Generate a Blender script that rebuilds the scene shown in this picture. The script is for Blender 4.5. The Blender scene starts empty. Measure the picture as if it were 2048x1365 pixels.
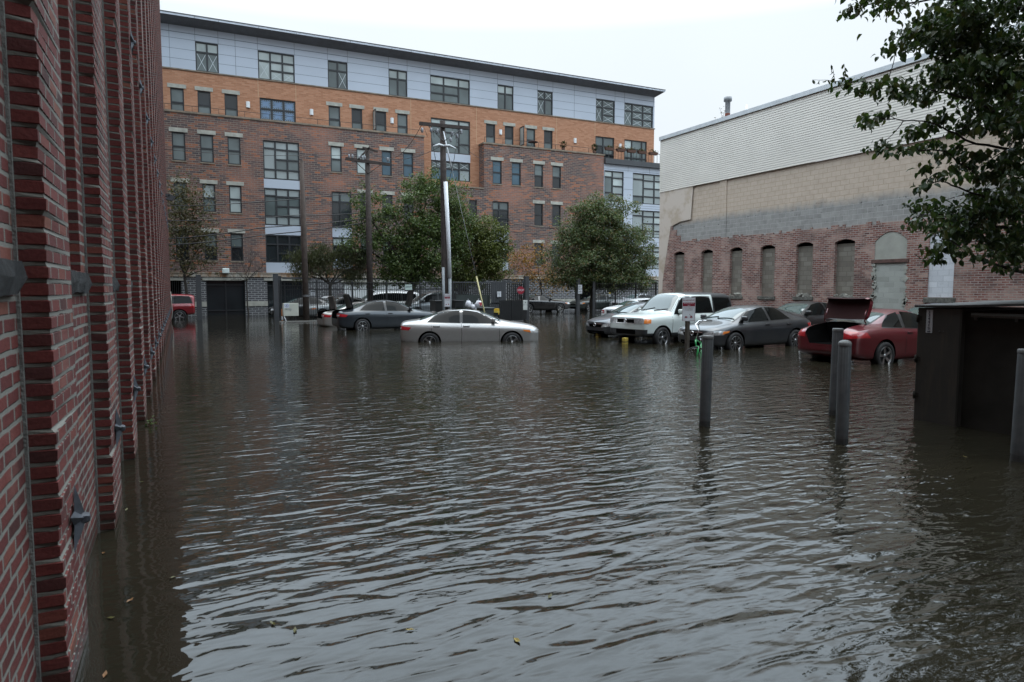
import bpy, bmesh, math, random
from math import sin, cos, pi, radians, atan, sqrt, atan2
from mathutils import Vector, Matrix
from mathutils.bvhtree import BVHTree
random.seed(11)
SC = bpy.context.scene
COL = SC.collection

# ------------------------------------------------------------ camera
CAM_H, YAW, TILT, FPX = 1.75, radians(25.87), atan(104.5/1365.0), 1365.0
cd = bpy.data.cameras.new("camera"); cam = bpy.data.objects.new("camera", cd); COL.objects.link(cam)
cam.location = (0, 0, CAM_H); cam.rotation_euler = (pi/2 - TILT, 0, -YAW)
cd.sensor_width = 36.0; cd.lens = FPX/2048.0*36.0; cd.clip_start = 0.05; cd.clip_end = 2000
cd.dof.use_dof = True; cd.dof.focus_distance = 24.0; cd.dof.aperture_fstop = 5.0
SC.camera = cam

# ------------------------------------------------------------ sky, sun, exposure
SUN_EL, SUN_AZ = radians(80), radians(60)      # azimuth clockwise from +Y
w = bpy.data.worlds.new("World"); SC.world = w; w.use_nodes = True
nt = w.node_tree; nt.nodes.clear()
out = nt.nodes.new('ShaderNodeOutputWorld'); bg = nt.nodes.new('ShaderNodeBackground')
sky = nt.nodes.new('ShaderNodeTexSky'); sky.sky_type = 'NISHITA'; sky.sun_disc = False
sky.sun_elevation = SUN_EL; sky.sun_rotation = SUN_AZ; sky.dust_density = 4.0; sky.air_density = 1.5
hs = nt.nodes.new('ShaderNodeHueSaturation'); hs.inputs['Saturation'].default_value = 0.35
geo = nt.nodes.new('ShaderNodeNewGeometry'); sep = nt.nodes.new('ShaderNodeSeparateXYZ')
rmp = nt.nodes.new('ShaderNodeValToRGB'); tc = nt.nodes.new('ShaderNodeTexCoord')
nt.links.new(tc.outputs['Generated'], sep.inputs[0])
nt.links.new(sep.outputs['Z'], rmp.inputs[0])
SKY = [(0.0, (9.4, 10.0, 10.5)), (0.34, (10.1, 11.1, 12.0)), (0.47, (25.5, 30.5, 35)), (1.0, (31, 35.5, 39))]   # overcast: brighter towards the zenith
el = rmp.color_ramp.elements
el[0].position, el[0].color = SKY[0][0], (*[c/40 for c in SKY[0][1]], 1)
el[1].position, el[1].color = SKY[3][0], (*[c/40 for c in SKY[3][1]], 1)
for p, c in SKY[1:3]:
    e = el.new(p); e.color = (*[k/40 for k in c], 1)
mul = nt.nodes.new('ShaderNodeVectorMath'); mul.operation = 'SCALE'; mul.inputs['Scale'].default_value = 40
nt.links.new(rmp.outputs[0], mul.inputs[0])
cln = nt.nodes.new('ShaderNodeTexNoise'); cln.inputs['Scale'].default_value = 1.6; cln.inputs['Detail'].default_value = 4
clm = nt.nodes.new('ShaderNodeMapRange'); clm.inputs['To Min'].default_value = 0.9; clm.inputs['To Max'].default_value = 1.1
nt.links.new(tc.outputs['Generated'], cln.inputs['Vector']); nt.links.new(cln.outputs['Fac'], clm.inputs['Value'])
mul2 = nt.nodes.new('ShaderNodeVectorMath'); mul2.operation = 'SCALE'
nt.links.new(mul.outputs[0], mul2.inputs[0]); nt.links.new(clm.outputs[0], mul2.inputs['Scale'])
mx = nt.nodes.new('ShaderNodeMixRGB'); mx.inputs[0].default_value = 0.88
nt.links.new(sky.outputs[0], hs.inputs['Color']); nt.links.new(hs.outputs[0], mx.inputs[1]); nt.links.new(mul2.outputs[0], mx.inputs[2])
nt.links.new(mx.outputs[0], bg.inputs['Color']); bg.inputs['Strength'].default_value = 0.095
nt.links.new(bg.outputs[0], out.inputs['Surface'])
sd = bpy.data.lights.new("sun", 'SUN'); so = bpy.data.objects.new("sun", sd); COL.objects.link(so)
sd.energy = 1.4; sd.angle = radians(60); sd.color = (1.0, 0.96, 0.9)
so.rotation_euler = (pi/2 - SUN_EL, 0, pi - SUN_AZ); so.location = (20, 20, 60)
SC.view_settings.view_transform = 'Standard'; SC.view_settings.look = 'None'
SC.view_settings.exposure = 0.0; SC.view_settings.gamma = 1.0; SC.view_settings.use_curve_mapping = False
SC.cycles.use_denoising = True
SC.cycles.max_bounces = 6

# pixel (of the 2048 px photo) -> world point on a plane
_f = Vector((sin(YAW)*cos(TILT), cos(YAW)*cos(TILT), -sin(TILT))); _r = Vector((cos(YAW), -sin(YAW), 0)); _u = _r.cross(_f)
def ray(px, py): return _f + _r*((px-1024)/FPX) - _u*((py-682.5)/FPX)
_C = Vector((0, 0, CAM_H))
def atY(px, py, Y): d = ray(px, py); return _C + d*(Y/d.y)
def atX(px, py, X): d = ray(px, py); return _C + d*(X/d.x)
def atD(px, py, D): return _C + ray(px, py)*D

# ------------------------------------------------------------ object helpers
def tag(o, label=None, cat=None, group=None, kind=None):
    if label: o['label'] = label
    if cat: o['category'] = cat
    if group: o['group'] = group
    if kind: o['kind'] = kind
    return o
def thing(name, label, cat, loc=(0, 0, 0), rz=0, group=None):
    o = bpy.data.objects.new(name, None); COL.objects.link(o); o.empty_display_size = 0.3
    o.location = loc; o.rotation_euler = (0, 0, rz)
    return tag(o, label, cat, group)
def copy_tree(o, parent=None):
    c = o.copy(); COL.objects.link(c); c.parent = parent
    for ch in o.children: copy_tree(ch, c)
    return c
def uvbox(me, sx=0, sz=0):
    uv = me.uv_layers.new(name="UVMap").data
    vs = me.vertices; lp = me.loops
    for p in me.polygons:
        n = p.normal; ax, ay, az = abs(n.x), abs(n.y), abs(n.z)
        for li in p.loop_indices:
            c = vs[lp[li].vertex_index].co
            if az >= ax and az >= ay: uv[li].uv = (c.x, c.y)
            elif ax > ay: uv[li].uv = (c.y + sx, c.z + sz)
            else: uv[li].uv = (c.x + sx, c.z + sz)
class MB:
    def __init__(s): s.v = []; s.f = []; s.m = []; s.sm = []
    def add(s, vs, fs, mi=0, smooth=False):
        b = len(s.v); s.v += [tuple(v) for v in vs]
        for f in fs: s.f.append([b+i for i in f]); s.m.append(mi); s.sm.append(smooth)
        return s
    def quad(s, a, b, c, d, mi=0): return s.add([a, b, c, d], [(0, 1, 2, 3)], mi)
    def box(s, x0, x1, y0, y1, z0, z1, mi=0):
        if x0 > x1: x0, x1 = x1, x0
        if y0 > y1: y0, y1 = y1, y0
        if z0 > z1: z0, z1 = z1, z0
        return s.add([(x0,y0,z0),(x1,y0,z0),(x1,y1,z0),(x0,y1,z0),(x0,y0,z1),(x1,y0,z1),(x1,y1,z1),(x0,y1,z1)],
              [(0,3,2,1),(4,5,6,7),(0,1,5,4),(1,2,6,5),(2,3,7,6),(3,0,4,7)], mi)
    def bbox(s, x0, x1, y0, y1, z0, z1, b=0.01, mi=0):      # box with chamfered edges
        bm = bmesh.new(); bmesh.ops.create_cube(bm, size=1)
        for v in bm.verts: v.co = ((x0+x1)/2+v.co.x*(x1-x0), (y0+y1)/2+v.co.y*(y1-y0), (z0+z1)/2+v.co.z*(z1-z0))
        bmesh.ops.bevel(bm, geom=bm.edges[:], offset=b, segments=2, affect='EDGES', profile=0.5)
        bm.verts.index_update(); s.add([v.co.copy() for v in bm.verts], [[v.index for v in f.verts] for f in bm.faces], mi); bm.free(); return s
    def obox(s, M, hx, hy, hz, mi=0):                       # oriented box, half sizes, matrix M
        c = [M @ Vector((x*hx, y*hy, z*hz)) for z in (-1,1) for y in (-1,1) for x in (-1,1)]
        return s.add(c, [(0,2,3,1),(4,5,7,6),(0,1,5,4),(1,3,7,5),(3,2,6,7),(2,0,4,6)], mi)
    def tube(s, pts, r, n=8, mi=0, caps=True, smooth=True):
        pts = [Vector(p) for p in pts]; rs = r if isinstance(r, (list, tuple)) else [r]*len(pts)
        vs = []; fs = []; prev = None
        for i, p in enumerate(pts):
            a = pts[max(i-1, 0)]; b = pts[min(i+1, len(pts)-1)]; t = (b-a)
            if t.length < 1e-9: t = Vector((0, 0, 1))
            t.normalize()
            if prev is None:
                up = Vector((0, 0, 1)) if abs(t.z) < 0.9 else Vector((1, 0, 0)); x = t.cross(up).normalized()
            else: x = (prev - t*prev.dot(t)).normalized()
            y = t.cross(x); prev = x
            for k in range(n):
                an = 2*pi*k/n; vs.append(p + x*(cos(an)*rs[i]) + y*(sin(an)*rs[i]))
        for i in range(len(pts)-1):
            for k in range(n): fs.append((i*n+k, i*n+(k+1) % n, (i+1)*n+(k+1) % n, (i+1)*n+k))
        s.add(vs, fs, mi, smooth)
        if caps:
            b = len(s.v)-len(vs)
            s.f.append([b+k for k in range(n)][::-1]); s.m.append(mi); s.sm.append(False)
            s.f.append([b+(len(pts)-1)*n+k for k in range(n)]); s.m.append(mi); s.sm.append(False)
        return s
    def lathe(s, prof, n=24, M=None, mi=0, smooth=True):     # prof = [(r, h)], axis z of M
        M = M or Matrix(); vs = []; fs = []
        for r, h in prof:
            for k in range(n): vs.append(M @ Vector((r*cos(2*pi*k/n), r*sin(2*pi*k/n), h)))
        for i in range(len(prof)-1):
            for k in range(n): fs.append((i*n+k, i*n+(k+1) % n, (i+1)*n+(k+1) % n, (i+1)*n+k))
        return s.add(vs, fs, mi, smooth)
    def prism(s, poly, t, M=None, mi=0):                     # poly in local xy extruded along z by t
        M = M or Matrix(); n = len(poly)
        vs = [M @ Vector((x, y, 0)) for x, y in poly] + [M @ Vector((x, y, t)) for x, y in poly]
        fs = [list(range(n))[::-1], list(range(n, 2*n))] + [(i, (i+1) % n, n+(i+1) % n, n+i) for i in range(n)]
        return s.add(vs, fs, mi)
    def build(s, name, mat, parent=None, loc=(0, 0, 0), rz=0, recalc=False, uvo=(0, 0), sharp=None):
        me = bpy.data.meshes.new(name); me.from_pydata(s.v, [], s.f); 
        for m in (mat if isinstance(mat, (list, tuple)) else [mat]): me.materials.append(m)
        me.polygons.foreach_set('material_index', s.m); me.polygons.foreach_set('use_smooth', s.sm)
        if recalc:
            bm = bmesh.new(); bm.from_mesh(me); bmesh.ops.recalc_face_normals(bm, faces=bm.faces[:]); bm.to_mesh(me); bm.free()
        me.update(); uvbox(me, *uvo)
        if sharp: me.set_sharp_from_angle(angle=radians(sharp))
        o = bpy.data.objects.new(name, me); COL.objects.link(o); o.location = loc; o.rotation_euler = (0, 0, rz); o.parent = parent
        return o
def text(name, body, size, mat, parent=None, M=None, align='CENTER', thick=0.002, sx=1.0):
    cu = bpy.data.curves.new(name, 'FONT'); cu.body = body; cu.size = size; cu.align_x = align; cu.align_y = 'CENTER'; cu.extrude = thick
    t = bpy.data.objects.new(name, cu); COL.objects.link(t)
    dg = bpy.context.evaluated_depsgraph_get(); me = bpy.data.meshes.new_from_object(t.evaluated_get(dg)); bpy.data.objects.remove(t)
    me.materials.clear(); me.materials.append(mat)
    me.transform((M or Matrix()) @ Matrix.Diagonal((sx, 1, 1, 1)))
    o = bpy.data.objects.new(name, me); COL.objects.link(o); o.parent = parent
    return o
def facing(loc, rz=0, tilt=0):        # local x right, y up, z towards the viewer standing at -Y (rz turns about the vertical)
    return Matrix.Translation(loc) @ Matrix.Rotation(rz, 4, 'Z') @ Matrix.Rotation(pi/2 + tilt, 4, 'X')

# ------------------------------------------------------------ materials
MATS = {}
class N:
    def __init__(s, name):
        m = bpy.data.materials.new(name); m.use_nodes = True; s.m = m; s.t = m.node_tree; s.t.nodes.clear()
        s.o = s.n('ShaderNodeOutputMaterial'); s.p = s.n('ShaderNodeBsdfPrincipled'); s.l(s.p.outputs[0], s.o.inputs['Surface'])
        MATS[name] = m
    def n(s, t, **k):
        x = s.t.nodes.new(t)
        for a, b in k.items(): setattr(x, a, b)
        return x
    def l(s, a, b): s.t.links.new(a, b)
    def set(s, **k):
        for a, b in k.items():
            i = s.p.inputs[a.replace('_', ' ')]
            i.default_value = (*b, 1) if isinstance(b, tuple) and len(b) == 3 else b
        return s
    def noise(s, vec, scale, detail=3, rough=0.55):
        x = s.n('ShaderNodeTexNoise'); x.inputs['Scale'].default_value = scale; x.inputs['Detail'].default_value = detail; x.inputs['Roughness'].default_value = rough
        if vec: s.l(vec, x.inputs['Vector'])
        return x.outputs['Fac']
    def ramp(s, fac, stops, interp='LINEAR'):
        x = s.n('ShaderNodeValToRGB'); e = x.color_ramp.elements; x.color_ramp.interpolation = interp
        while len(e) < len(stops): e.new(0.5)
        for i, (p, c) in enumerate(stops): e[i].position = p; e[i].color = (*c, 1) if len(c) == 3 else c
        s.l(fac, x.inputs[0]); return x.outputs[0]
    def mix(s, fac, a, b, mode='MIX'):
        x = s.n('ShaderNodeMixRGB'); x.blend_type = mode
        for i, v in ((0, fac), (1, a), (2, b)):
            if isinstance(v, (int, float)): x.inputs[i].default_value = v
            elif isinstance(v, tuple): x.inputs[i].default_value = (*v, 1)
            else: s.l(v, x.inputs[i])
        return x.outputs[0]
    def math(s, op, a, b=0.0, clamp=False):
        x = s.n('ShaderNodeMath'); x.operation = op; x.use_clamp = clamp
        for i, v in ((0, a), (1, b)):
            if isinstance(v, (int, float)): x.inputs[i].default_value = v
            else: s.l(v, x.inputs[i])
        return x.outputs[0]
    def maprange(s, v, a, b, c, d):
        x = s.n('ShaderNodeMapRange'); x.inputs[1].default_value = a; x.inputs[2].default_value = b; x.inputs[3].default_value = c; x.inputs[4].default_value = d
        s.l(v, x.inputs[0]); return x.outputs[0]
    def uv(s): return s.n('ShaderNodeTexCoord').outputs['UV']
    def obj(s): return s.n('ShaderNodeTexCoord').outputs['Object']
    def bump(s, h, dist=0.01, strength=1.0):
        x = s.n('ShaderNodeBump'); x.inputs['Strength'].default_value = strength; x.inputs['Distance'].default_value = dist
        s.l(h, x.inputs['Height']); s.l(x.outputs[0], s.p.inputs['Normal'])
def plain(name, col, rough=0.6, metal=0.0, coat=0.0, var=0.12, nscale=3.0, spec=0.5, bump=0.0):
    a = N(name); a.set(Roughness=rough, Metallic=metal, Coat_Weight=coat, Specular_IOR_Level=spec)
    if coat: a.set(Coat_Roughness=0.04)
    f = a.noise(a.obj(), nscale, 4)
    lo = tuple(max(0, c*(1-var)) for c in col); hi = tuple(min(1, c*(1+var)) for c in col)
    a.l(a.ramp(f, [(0.3, lo), (0.7, hi)]), a.p.inputs['Base Color'])
    if bump: a.bump(a.noise(a.obj(), nscale*12, 3), bump)
    return a.m
def brick(name, stops, mortar, bw, rh, ms=0.01, stain=None, wob=0.004, bump=0.006, rough=0.85, offset=0.5, patch=None, smooth=0.1, wet=None):
    a = N(name); a.set(Roughness=rough, Specular_IOR_Level=0.3)
    uv = a.uv()
    nz = a.n('ShaderNodeTexNoise'); nz.inputs['Scale'].default_value = 9; nz.inputs['Detail'].default_value = 3; a.l(uv, nz.inputs['Vector'])
    v1 = a.n('ShaderNodeVectorMath', operation='SUBTRACT'); a.l(nz.outputs['Color'], v1.inputs[0]); v1.inputs[1].default_value = (.5, .5, .5)
    v2 = a.n('ShaderNodeVectorMath', operation='SCALE'); a.l(v1.outputs[0], v2.inputs[0]); v2.inputs['Scale'].default_value = wob*2
    v3 = a.n('ShaderNodeVectorMath', operation='ADD'); a.l(uv, v3.inputs[0]); a.l(v2.outputs[0], v3.inputs[1])
    b = a.n('ShaderNodeTexBrick'); a.l(v3.outputs[0], b.inputs['Vector']); b.offset = offset
    b.inputs['Color1'].default_value = (0, 0, 0, 1); b.inputs['Color2'].default_value = (1, 1, 1, 1); b.inputs['Mortar'].default_value = (.5, .5, .5, 1)
    b.inputs['Scale'].default_value = 1; b.inputs['Mortar Size'].default_value = ms; b.inputs['Mortar Smooth'].default_value = smooth
    b.inputs['Brick Width'].default_value = bw; b.inputs['Row Height'].default_value = rh
    c = a.ramp(b.outputs['Color'], stops, 'LINEAR')
    fine = a.noise(uv, 60, 3)
    c = a.mix(0.5, c, a.ramp(fine, [(0.3, (.62, .62, .62)), (0.7, (1.25, 1.25, 1.25))]), 'MULTIPLY')
    if patch:
        c = a.mix(a.ramp(a.noise(uv, patch[0], 4), [(patch[1], (0, 0, 0)), (patch[2], (1, 1, 1))]), c, a.mix(0.6, c, patch[3]))
    c = a.mix(b.outputs['Fac'], c, mortar)
    if stain:
        c = a.mix(a.ramp(a.noise(uv, stain[0], 5, 0.65), [(stain[1], (0, 0, 0)), (stain[2], (1, 1, 1))]), c, a.mix(stain[4], c, stain[3]))
    if wet:       # soaked, silty band above the flood line
        sp = a.n('ShaderNodeSeparateXYZ'); a.l(uv, sp.inputs[0])
        k = a.maprange(a.math('ADD', sp.outputs['Y'], a.math('MULTIPLY', a.math('SUBTRACT', a.noise(uv, 2.2, 5, .65), .5), .35)), wet, wet+.10, 1.0, 0.0)
        c = a.mix(a.math('MULTIPLY', k, .6), c, (.035, .027, .022)); a.l(a.maprange(k, 0, 1, rough, .35), a.p.inputs['Roughness'])
    a.l(c, a.p.inputs['Base Color'])
    h = a.math('SUBTRACT', a.math('MULTIPLY', fine, 0.35), b.outputs['Fac'])
    a.bump(h, bump)
    return a.m
def paint(name, col, metal=0.35, rough=0.35, dirt=0.25, clad=False):
    a = N(name); a.set(Metallic=metal, Roughness=rough, Coat_Weight=0.75, Coat_Roughness=0.06)
    f = a.noise(a.obj(), 2.5, 5, 0.7)
    dz = a.n('ShaderNodeSeparateXYZ'); a.l(a.obj(), dz.inputs[0])
    low = a.maprange(dz.outputs['Z'], 0.25, 0.75, 1.0, 0.0)
    k = a.math('MULTIPLY', a.math('ADD', low, 0.25, True), a.maprange(f, 0.35, 0.7, 0, dirt))
    c = a.mix(k, col, (.09, .085, .075))
    if clad:      # unpainted grey plastic: lower body, bumpers, roof and rear quarters
        xx, zz = dz.outputs['X'], dz.outputs['Z']
        low_ = a.math('LESS_THAN', zz, .50); fr = a.math('MULTIPLY', a.math('GREATER_THAN', xx, 1.98), a.math('LESS_THAN', zz, .62))
        rq = a.math('MULTIPLY', a.math('LESS_THAN', a.math('ADD', xx, a.math('MULTIPLY', zz, .12)), -.88), a.math('GREATER_THAN', zz, 1.075))
        rf = a.math('MULTIPLY', a.math('GREATER_THAN', zz, 1.71), a.math('LESS_THAN', xx, .1))
        f_ = a.math('MAXIMUM', a.math('MAXIMUM', low_, fr), a.math('MAXIMUM', rq, rf))
        c = a.mix(f_, c, (.035, .037, .04)); a.l(a.maprange(f_, 0, 1, .75, .1), a.p.inputs['Coat Weight'])
    a.l(c, a.p.inputs['Base Color'])
    a.l(a.maprange(k, 0, 0.3, rough, 0.6), a.p.inputs['Roughness'])
    return a.m
def leafmat(name, cols, back=1.25):
    a = N(name); a.set(Roughness=0.45, Specular_IOR_Level=0.4)
    g = a.n('ShaderNodeNewGeometry')
    c = a.ramp(g.outputs['Random Per Island'], [(i/(len(cols)-1) if len(cols) > 1 else 0, k) for i, k in enumerate(cols)])
    a.l(c, a.p.inputs['Base Color'])
    tr = a.n('ShaderNodeBsdfTranslucent'); ms = a.n('ShaderNodeMixShader'); ms.inputs[0].default_value = 0.25
    a.l(a.mix(1.0, c, (1.3, 1.5, .7), 'MULTIPLY'), tr.inputs[0]); a.l(a.p.outputs[0], ms.inputs[1]); a.l(tr.outputs[0], ms.inputs[2]); a.l(ms.outputs[0], a.o.inputs[0])
    return a.m
M_frame = plain('dark_metal_frame', (.016, .018, .021), .45)
M_iron = plain('black_iron', (.012, .013, .014), .5, var=.3)
M_dkgrey = plain('dark_grey_steel', (.05, .053, .058), .5)
M_white = plain('white_painted', (.72, .74, .75), .5)
M_stone = plain('pale_stone', (.40, .39, .35), .8, var=.25, nscale=2)
M_chrome = plain('chrome', (.75, .76, .78), .12, 1.0, var=.03)
M_rubber = plain('rubber', (.014, .014, .015), .75)
M_black = plain('black_plastic', (.012, .012, .013), .5)
M_void = plain('dark_interior', (.005, .005, .005), .9, spec=.0)
M_wood = plain('weathered_pole_wood', (.045, .034, .03), .85, var=.35, nscale=6, bump=.01)
M_bark = plain('bark', (.04, .034, .028), .9, var=.35, nscale=9, bump=.02)
# ============================================================ ground and flood water
CARPTS = []
def ground_z(x, y):          # the drowned lot: lower on the left, rising towards the right wall and the street
    t = max(0, min(1, (x-10.5)/3.0)); t = t*t*(3-2*t)
    z = -0.36 + 0.20*t
    s = max(0, min(1, (y-24.0)/4.5)); s = s*s*(3-2*s)
    z = max(z, -0.36 + 0.18*s)
    return z
def build_ground():
    b = MB(); xs = [-400, -120, -40, -10] + [i*1.0 for i in range(-5, 46)] + [60, 120, 400]; ys = [-400, -120, -40] + [i*1.0 for i in range(-12, 62)] + [80, 160, 500]
    vs = [(x, y, ground_z(x, y)) for y in ys for x in xs]; n = len(xs)
    fs = [(j*n+i, j*n+i+1, (j+1)*n+i+1, (j+1)*n+i) for j in range(len(ys)-1) for i in range(n-1)]
    b.add(vs, fs, 0, True)
    o = b.build('ground', plain('asphalt', (.045, .045, .046), .9, var=.3, nscale=1.2, bump=.01)); tag(o, kind='structure')
build_ground()
def build_water():
    a = N('flood_water'); a.set(Roughness=0.012, IOR=1.43, Specular_IOR_Level=0.5)
    g = a.n('ShaderNodeNewGeometry').outputs['Position']
    sp = a.n('ShaderNodeSeparateXYZ'); a.l(g, sp.inputs[0]); X, Y = sp.outputs['X'], sp.outputs['Y']
    murk = a.noise(g, 0.35, 4)
    a.l(a.ramp(murk, [(0.3, (.0135, .0125, .0085)), (0.7, (.021, .0185, .012))]), a.p.inputs['Base Color'])
    def layer(ang, su, sv, scale, detail=2, rough=0.4, dist=0.0):
        mp = a.n('ShaderNodeMapping'); mp.inputs['Rotation'].default_value = (0, 0, radians(ang)); mp.inputs['Scale'].default_value = (su, sv, 1)
        a.l(g, mp.inputs['Vector']); x = a.n('ShaderNodeTexNoise'); x.noise_dimensions = '2D'
        x.inputs['Scale'].default_value = scale; x.inputs['Detail'].default_value = detail; x.inputs['Roughness'].default_value = rough; x.inputs['Distortion'].default_value = dist
        a.l(mp.outputs[0], x.inputs['Vector']); return x.outputs['Fac']
    swell = layer(-3, 0.35, 1.0, 6.6, 1.5, 0.45, 0.45)
    fine = layer(9, 0.48, 1.0, 13, 2, 0.5, 0.3)
    cross = layer(33, 0.46, 1.0, 11, 2, 0.5, 0.3)
    calm = a.maprange(X, -0.4, 1.6, 0.25, 1.0)                       # sheltered along the brick wall
    right = a.maprange(X, 1.5, 7.0, 0.2, 1.0)
    near = a.maprange(Y, 3.0, 14.0, 1.0, 0.8); near2 = a.maprange(Y, 12.0, 30.0, 1.0, 0.3)
    gust = a.maprange(a.noise(g, 0.16, 2), 0.35, 0.65, 0.65, 1.25)
    h = a.math('MULTIPLY', swell, 0.0215)
    h = a.math('ADD', h, a.math('MULTIPLY', a.math('MULTIPLY', fine, 0.0078), a.maprange(Y, 3.5, 8.0, 0.3, 1.0)))
    h = a.math('ADD', h, a.math('MULTIPLY', a.math('MULTIPLY', cross, 0.0145), right))
    for k in (calm, near, near2, gust): h = a.math('MULTIPLY', h, k)
    bp = a.n('ShaderNodeBump'); bp.inputs['Strength'].default_value = 1.0; bp.inputs['Distance'].default_value = 1.0
    a.l(h, bp.inputs['Height']); a.l(bp.outputs[0], a.p.inputs['Normal'])
    b = MB(); b.quad((-300, -200, 0), (300, -200, 0), (300, 400, 0), (-300, 400, 0))
    tag(b.build('water', a.m), kind='structure')
build_water()

# ============================================================ wall with real openings
def wall_open(b, x0, x1, z0, z1, y, ops, depth=0.12, mi=0, axis='y', back=None, reveal_mi=None):
    """Vertical wall in the plane y (facing -y) with recessed openings ops=[(xa,xb,za,zb[,rise])]; axis 'x' = plane x facing -x, running along y."""
    rm = mi if reveal_mi is None else reveal_mi
    def P(u, z, d=0):
        return (u, y+d, z) if axis == 'y' else (y+d, u, z)
    xs = sorted(set([x0, x1] + [v for o in ops for v in o[:2] if x0 < v < x1] +
        [o[0]+(o[1]-o[0])*k/8 for o in ops if len(o) > 4 for k in range(9)]))
    zs = sorted(set([z0, z1] + [v for o in ops for v in o[2:4] if z0 < v < z1] + [o[3]+o[4]+0.02 for o in ops if len(o) > 4]))
    def arch(o, u):
        t = (u-o[0])/(o[1]-o[0])*2-1; return o[3] + o[4]*(1-t*t) if len(o) > 4 else o[3]
    flip = (axis == 'x')
    def q(a_, b_, c_, d_, m): b.quad(*((d_, c_, b_, a_) if flip else (a_, b_, c_, d_)), mi=m)
    for i in range(len(xs)-1):
        for j in range(len(zs)-1):
            xa, xb, za, zb = xs[i], xs[i+1], zs[j], zs[j+1]; cx, cz = (xa+xb)/2, (za+zb)/2
            ho = None; ar = None
            for o in ops:
                if o[0] < cx < o[1]:
                    if o[2] < cz < o[3]: ho = o
                    elif len(o) > 4 and o[3] < cz < o[3]+o[4]+.02:
                        if abs(za-o[3]) < 1e-6: ar = o
                        else: ho = o
            if ho: continue
            if ar: zt = ar[3]+ar[4]+.02; q(P(xa, arch(ar, xa)), P(xb, arch(ar, xb)), P(xb, zt), P(xa, zt), mi)
            else: q(P(xa, za), P(xb, za), P(xb, zb), P(xa, zb), mi)
    for o in ops:
        xa, xb, za, zb = o[:4]; xa = max(xa, x0); xb = min(xb, x1); d = depth
        q(P(xa, za), P(xa, zb), P(xa, zb, d), P(xa, za, d), rm)
        q(P(xb, za), P(xb, za, d), P(xb, zb, d), P(xb, zb), rm)
        q(P(xa, za), P(xa, za, d), P(xb, za, d), P(xb, za), rm)
        if len(o) > 4:
            for k in range(8):
                u, v = xa+(xb-xa)*k/8, xa+(xb-xa)*(k+1)/8
                q(P(u, arch(o, u)), P(v, arch(o, v)), P(v, arch(o, v), d), P(u, arch(o, u), d), rm)
        else: q(P(xa, zb), P(xb, zb), P(xb, zb, d), P(xa, zb, d), rm)
    return b

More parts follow.
